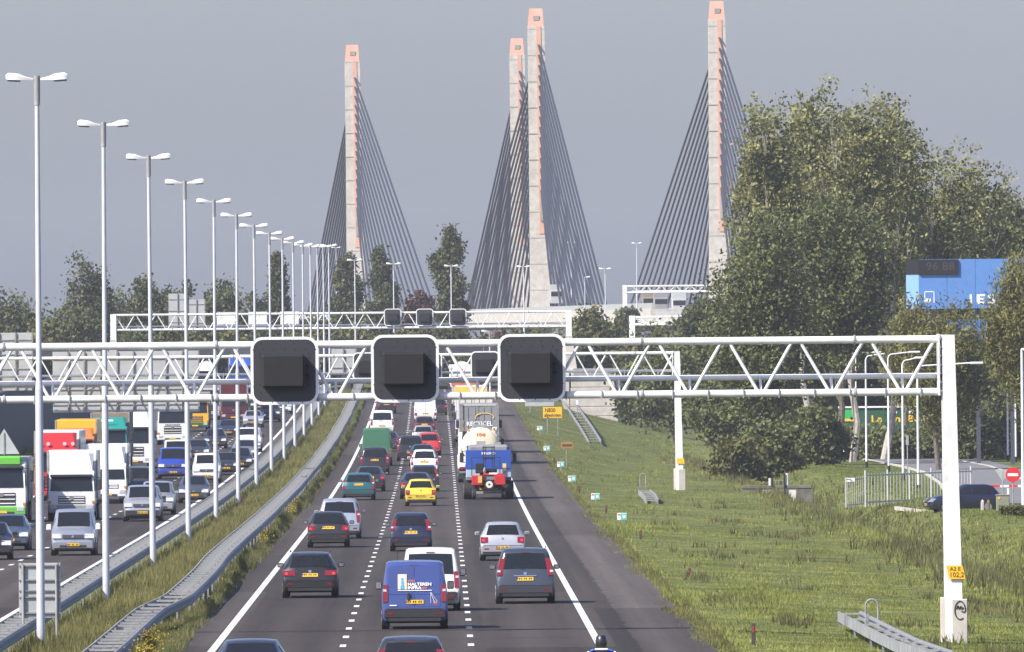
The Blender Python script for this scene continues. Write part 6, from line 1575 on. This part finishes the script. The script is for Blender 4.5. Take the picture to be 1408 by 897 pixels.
# blue sign tower and green banner
def sign_tower():
    d = 1035; a, c = at(1263, 357, d), at(1420, 470, d); lft = at(1247, 362, d)
    t = thing('sign_tower', 'tall blue sign tower with white letters and a dark digital clock behind the willows', 'sign tower', ((a.x + c.x) / 2, d, -.5))
    W = c.x - a.x; zt = a.z + .5; zb = at(1263, 425, d).z + .5; z2 = at(1263, 440, d).z + .5; z3 = at(1300, 468, d).z + .5
    MB = mat('bright blue panel', (.085, .2, .46), rough=.5, var=.08); MB_SUNLIT = mat('blue panel with painted sunlight', (.2, .36, .66), rough=.5, var=.06)  # side panel gets a paler blue: sunlight on the left face painted in
    for i in range(4):
        B().box((-W / 2 + (i + .5) * W / 4, .1, (zt + zb) / 2), (W / 4 - .02, .2, zt - zb), .01).build('blue_panel', MB, t)
        B().box((-W / 2 + (i + .5) * W / 4, .1, (z2 + z3) / 2), (W / 4 - .02, .2, z2 - z3), .01).build('lower_panel', mat('deep blue panel', (.05, .13, .34), rough=.45), t)
    wl = a.x - lft.x
    B().hexa([(-W / 2 - wl, 2.4, zb), (-W / 2, 0, zb), (-W / 2 + .1, .3, zb), (-W / 2 - wl, 2.6, zb)], [(-W / 2 - wl, 2.4, zt - .1), (-W / 2, 0, zt), (-W / 2 + .1, .3, zt), (-W / 2 - wl, 2.6, zt - .1)]).build('side_panel', MB_SUNLIT, t)
    zc = at(1290, 377, d).z + .5; cw = (1317 - 1263) * d / F
    B().box((-W / 2 + cw / 2, -.1, (zt + zc) / 2 - .02), (cw, .2, zt - zc), .01).build('clock_panel', M_BOXSIGN, t)
    B().hexa([(-W / 2 - wl - .02, 2.3, zc), (-W / 2 - .01, -.15, zc), (-W / 2 + .02, .1, zc), (-W / 2 - wl, 2.5, zc)], [(-W / 2 - wl - .02, 2.3, zt - .05), (-W / 2 - .01, -.15, zt + .01), (-W / 2 + .02, .1, zt + .01), (-W / 2 - wl, 2.5, zt - .05)]).build('clock_side', M_BOXSIGN, t)
    text_part('96 88', .9, mat('unlit digit grey', (.04, .04, .043)), t, (-W / 2 + cw * .55, -.21, (zt + zc) / 2), width=cw * .72)
    L1 = at(1352, 412, d); [text_part(ch, .95, M_WINK, t, (L1.x - (a.x + c.x) / 2 - .1 + dx, -.01, L1.z + .5), bold=.03, width=w_, name='letter') for ch, dx, w_ in (('I', -.85, .16), ('E', -.1, .65), ('S', .75, .65))]
    L2 = at(1278, 409, d); lx, lz = L2.x - (a.x + c.x) / 2, L2.z + .5
    for dx, dz, w_, h_ in ((-.35, 0, .06, .85), (.35, 0, .06, .85), (0, .42, .76, .06), (-.1, -.25, .4, .3)): B().box((lx + dx, -.01, lz + dz), (w_, .03, h_)).build('logo_bar', M_WINK, t)
    L3 = at(1370, 454, d); [text_part(ch, .95, M_WINK, t, (L3.x - (a.x + c.x) / 2 + dx, -.01, L3.z + .5), bold=.02, width=w_, name='letter') for ch, dx, w_ in (('V', -.5, .62), ('I', .05, .12), ('T', .5, .5))]
    for px in (1302, 1345, 1392):
        x = at(px, 500, d).x - (a.x + c.x) / 2
        B().box((x, .5, (zb + .3) / 2), (.3, .4, zb + .3)).build('support_column', mat('dark column', (.05, .055, .07)), t)
sign_tower()
def green_banner():
    d = 1165; a, c = at(1154, 561, d), at(1276, 576, d)
    t = thing('shop_shed', 'low green shed front with yellow lettering behind the lamp masts', 'building', ((a.x + c.x) / 2, d, -.5)); W = c.x - a.x; z1, z0 = a.z + .5, 0
    B().box((0, 2.5, z1 / 2), (W, 5, z1), .03).build('wall', mat('dark green wall', (.012, .07, .03), rough=.6), t)
    B().box((-W / 2 + W * .08, -.03, z1 - .5), (W * .14, .05, .9)).build('bright_panel', mat('bright green panel', (.03, .36, .09), rough=.5), t)
    B().box((0, -.06, z1 + .05), (W + .2, .2, .14)).build('roof_edge', M_WHITE, t)
    [text_part(w0, .8, mat('yellow lettering', (.75, .45, .03)), t, (W * dx, -.03, z1 - 1.0), width=W * ww, bold=.02) for w0, dx, ww in (('Le', -.08, .12), ('en', .12, .14), ('Bo', .34, .14))]
    B().box((-W * .40, -.06, z1 - 1.05), (W * .12, .03, .22)).build('yellow_stripe', mat('yellow lettering', (.75, .45, .03)), t)
    for dx in (.1, .3): B().box((W * dx, -.03, z1 - .42), (W * .1, .03, .2)).build('white_lettering', M_WINK, t)
green_banner()

# parked car, signs and street furniture at the right edge
p = hit(1330, 707, flat)
pc = car('hatch', 'dark blue hatchback turning on the side road behind the gantry post', (0, 400), True, (.012, .016, .045), .3, group='cars on the side road', L=3.9, W=1.68)
pc.location = (p.x - .2, p.y + .8, -.44); pc.rotation_euler = (0, 0, math.radians(90 + 10))
g = hit(1393, 695, flat); s = F / g.y; zc = (695 - 653) / s
t = thing('no_entry_sign', 'round red no entry sign with a white bar at the right edge', 'sign', g)
B().tube((0, 0, 0), (0, 0, zc + .3), .035, .035, 8).build('pole', M_GALV, t); dsc = B().tube((0, -.05, zc), (0, -.08, zc), .41, .41, 32).build('red_disc', M_REDS, t); B().box((0, -.09, zc), (.58, .015, .15)).build('white_bar', M_WINK, dsc)
g = hit(1379, 694, flat); t = thing('give_way_sign', 'grey back of a triangular sign beside the no entry sign', 'sign', g); s = F / g.y
B().tube((0, 0, 0), (0, 0, 1.9), .035, .035, 8).build('pole', M_GALV, t); B().prism([(-.42, 1.95), (.42, 1.95), (0, 1.25)], -.02, .02, 'y').build('triangle', M_PANELBACK, t)
g = hit(1363, 692, flat); t = thing('barrier', 'red and white striped barrier arm across the side road', 'barrier', g); s = F / g.y
for i in range(8): B().box((.25 + i * .5, 0, .95), (.5, .06, .12)).build('barrier_stripe', M_REDS if i % 2 == 0 else M_WINK, t)
B().box((.95, .06, .47), (.12, .1, .94)).build('barrier_rest', M_WHITE, t)
g = hit(1379, 709, flat); t = thing('cabinet', 'grey green utility cabinet beside the parked hatchback', 'cabinet', g)
B().box((0, 0, .52), (.68, .5, 1.04), .03).build('case', mat('cabinet green', (.2, .21, .15)), t); B().box((0, 0, 1.06), (.74, .56, .07), .02).build('lid', mat('cabinet green', (.2, .21, .15)), t); B().box((-.2, -.26, .9), (.12, .02, .12)).build('orange_label', mat('amber label', (.7, .35, .06)), t)
for px, lb, m in ((1351, 'pale concrete bollard beside the parked hatchback', M_CONC), (1359, 'dark wooden bollard beside the parked hatchback', M_WOOD)):
    g = hit(px, 709, flat); t = thing('bollard', lb, 'bollard', g); B().box((0, 0, .35), (.17, .17, .72), .03).build('shaft', m, t); B().hexa([(-.085, -.085, .7), (.085, -.085, .7), (.085, .085, .7), (-.085, .085, .7)], [(-.03, -.03, .82), (.03, -.03, .82), (.03, .03, .82), (-.03, .03, .82)]).build('pointed_top', m, t)
g = hit(1400, 716, flat); rng = np.random.default_rng(3); n = 14000
t = thing('clipped_hedge', 'boxy clipped dark hedge at the right edge', 'hedge', g)
C = np.stack([rng.uniform(-.9, 1.6, n), rng.uniform(-.1, 1.6, n), rng.uniform(.02, .72, n)], 1); link('leaves', polymesh('hedge', leaf_quads(rng, C, .07), 4, rng.uniform(0, 1, n)), LEAF_OLV, t); B().box((.35, .75, .28), (2.0, 1.2, .5), .1).build('inner_twigs', M_BARK, t)
g = hit(1407, 700, flat); t = thing('tall_pole', 'tall pale pole at the very right edge of the photograph', 'pole', g); B().tube((0, 0, 0), (0, 0, 8.6), .09, .07, 10).build('mast', M_POLEW, t); B().box((.3, 0, 8.6), (.7, .25, .14), .04).build('lamp_head', M_WHITE, t)
# board fence piece behind the willow trunk
g = hit(1400, 628, flat); t = thing('board_fence', 'weathered board fence behind the willow trunk at the right edge', 'fence', g)
for z in (1.3, 1.75, 2.2): B().box((.6, 0, z), (3.4, .05, .36)).build('fence_board', M_CONCD, t)
for x in (-.9, .6, 2.0): B().box((x, .06, 1.2), (.12, .1, 2.5)).build('post', M_WOOD, t)

# the small sluice in the ditch
def sluice():
    d = 846; a, c = at(1020, 668, d), at(1116, 690, d); zt = a.z
    t = thing('sluice', 'small concrete sluice with two dark posts in the ditch', 'sluice', ((a.x + c.x) / 2, d, zt)); ox = (a.x + c.x) / 2
    X = lambda px: at(px, 680, d).x - ox
    B().box((0, 0, -.1), (c.x - a.x, .35, .2), .02).build('cap_beam', mat('mossy dark concrete', (.13, .125, .1), rough=.95, var=.4, scale=2), t)
    for p0, p1 in ((1020, 1048), (1096, 1118)): B().box(((X(p0) + X(p1)) / 2, .02, -.85), (X(p1) - X(p0), .3, 1.3), .02).build('head_wall', mat('mossy dark concrete', (.13, .125, .1), rough=.95, var=.4, scale=2), t)
    B().box((X(1088), .05, -.75), (.62, .3, 1.1), .02).build('white_face', mat('white lime face', (.6, .57, .5), rough=.9), t); B().box((X(1056), .05, -.55), (.7, .3, .75), .02).build('white_face', mat('white lime face', (.6, .57, .5)), t)
    for px in (1062, 1079): B().box((X(px), -.22, -.3), (.1, .1, 2.1), .01).build('dark_post', M_UNDER, t)
    for px, h in ((1059, .45), (1082.5, .75)): B().tube((X(px), -.1, 0), (X(px), -.1, h), .09, .09, 10).build('white_pipe', M_WHITE, t)
    B().tube((X(1062), -.22, .3), (X(1079), -.22, .3), .015, .015, 6).build('hand_rail', M_GALV, t)
sluice()
# ------------------------------------------------------------------ the air: one closed box of thin haze
hz = B().box((0, 3350, 40), (1500, 7200, 90)).build('haze', None)
hm = bpy.data.materials.new('thin haze'); hm.use_nodes = True
hn = hm.node_tree.nodes; hn.remove(hn['Principled BSDF'])
pv = hn.new('ShaderNodeVolumePrincipled'); pv.inputs['Color'].default_value = (.87, .9, .97, 1); pv.inputs['Density'].default_value = .00006
pv.inputs['Anisotropy'].default_value = .1
hm.node_tree.links.new(pv.outputs[0], hn['Material Output'].inputs['Volume']); hz.data.materials.append(hm)
tag(hz, 'thin blue grey haze over the whole scene', 'haze', kind='stuff')
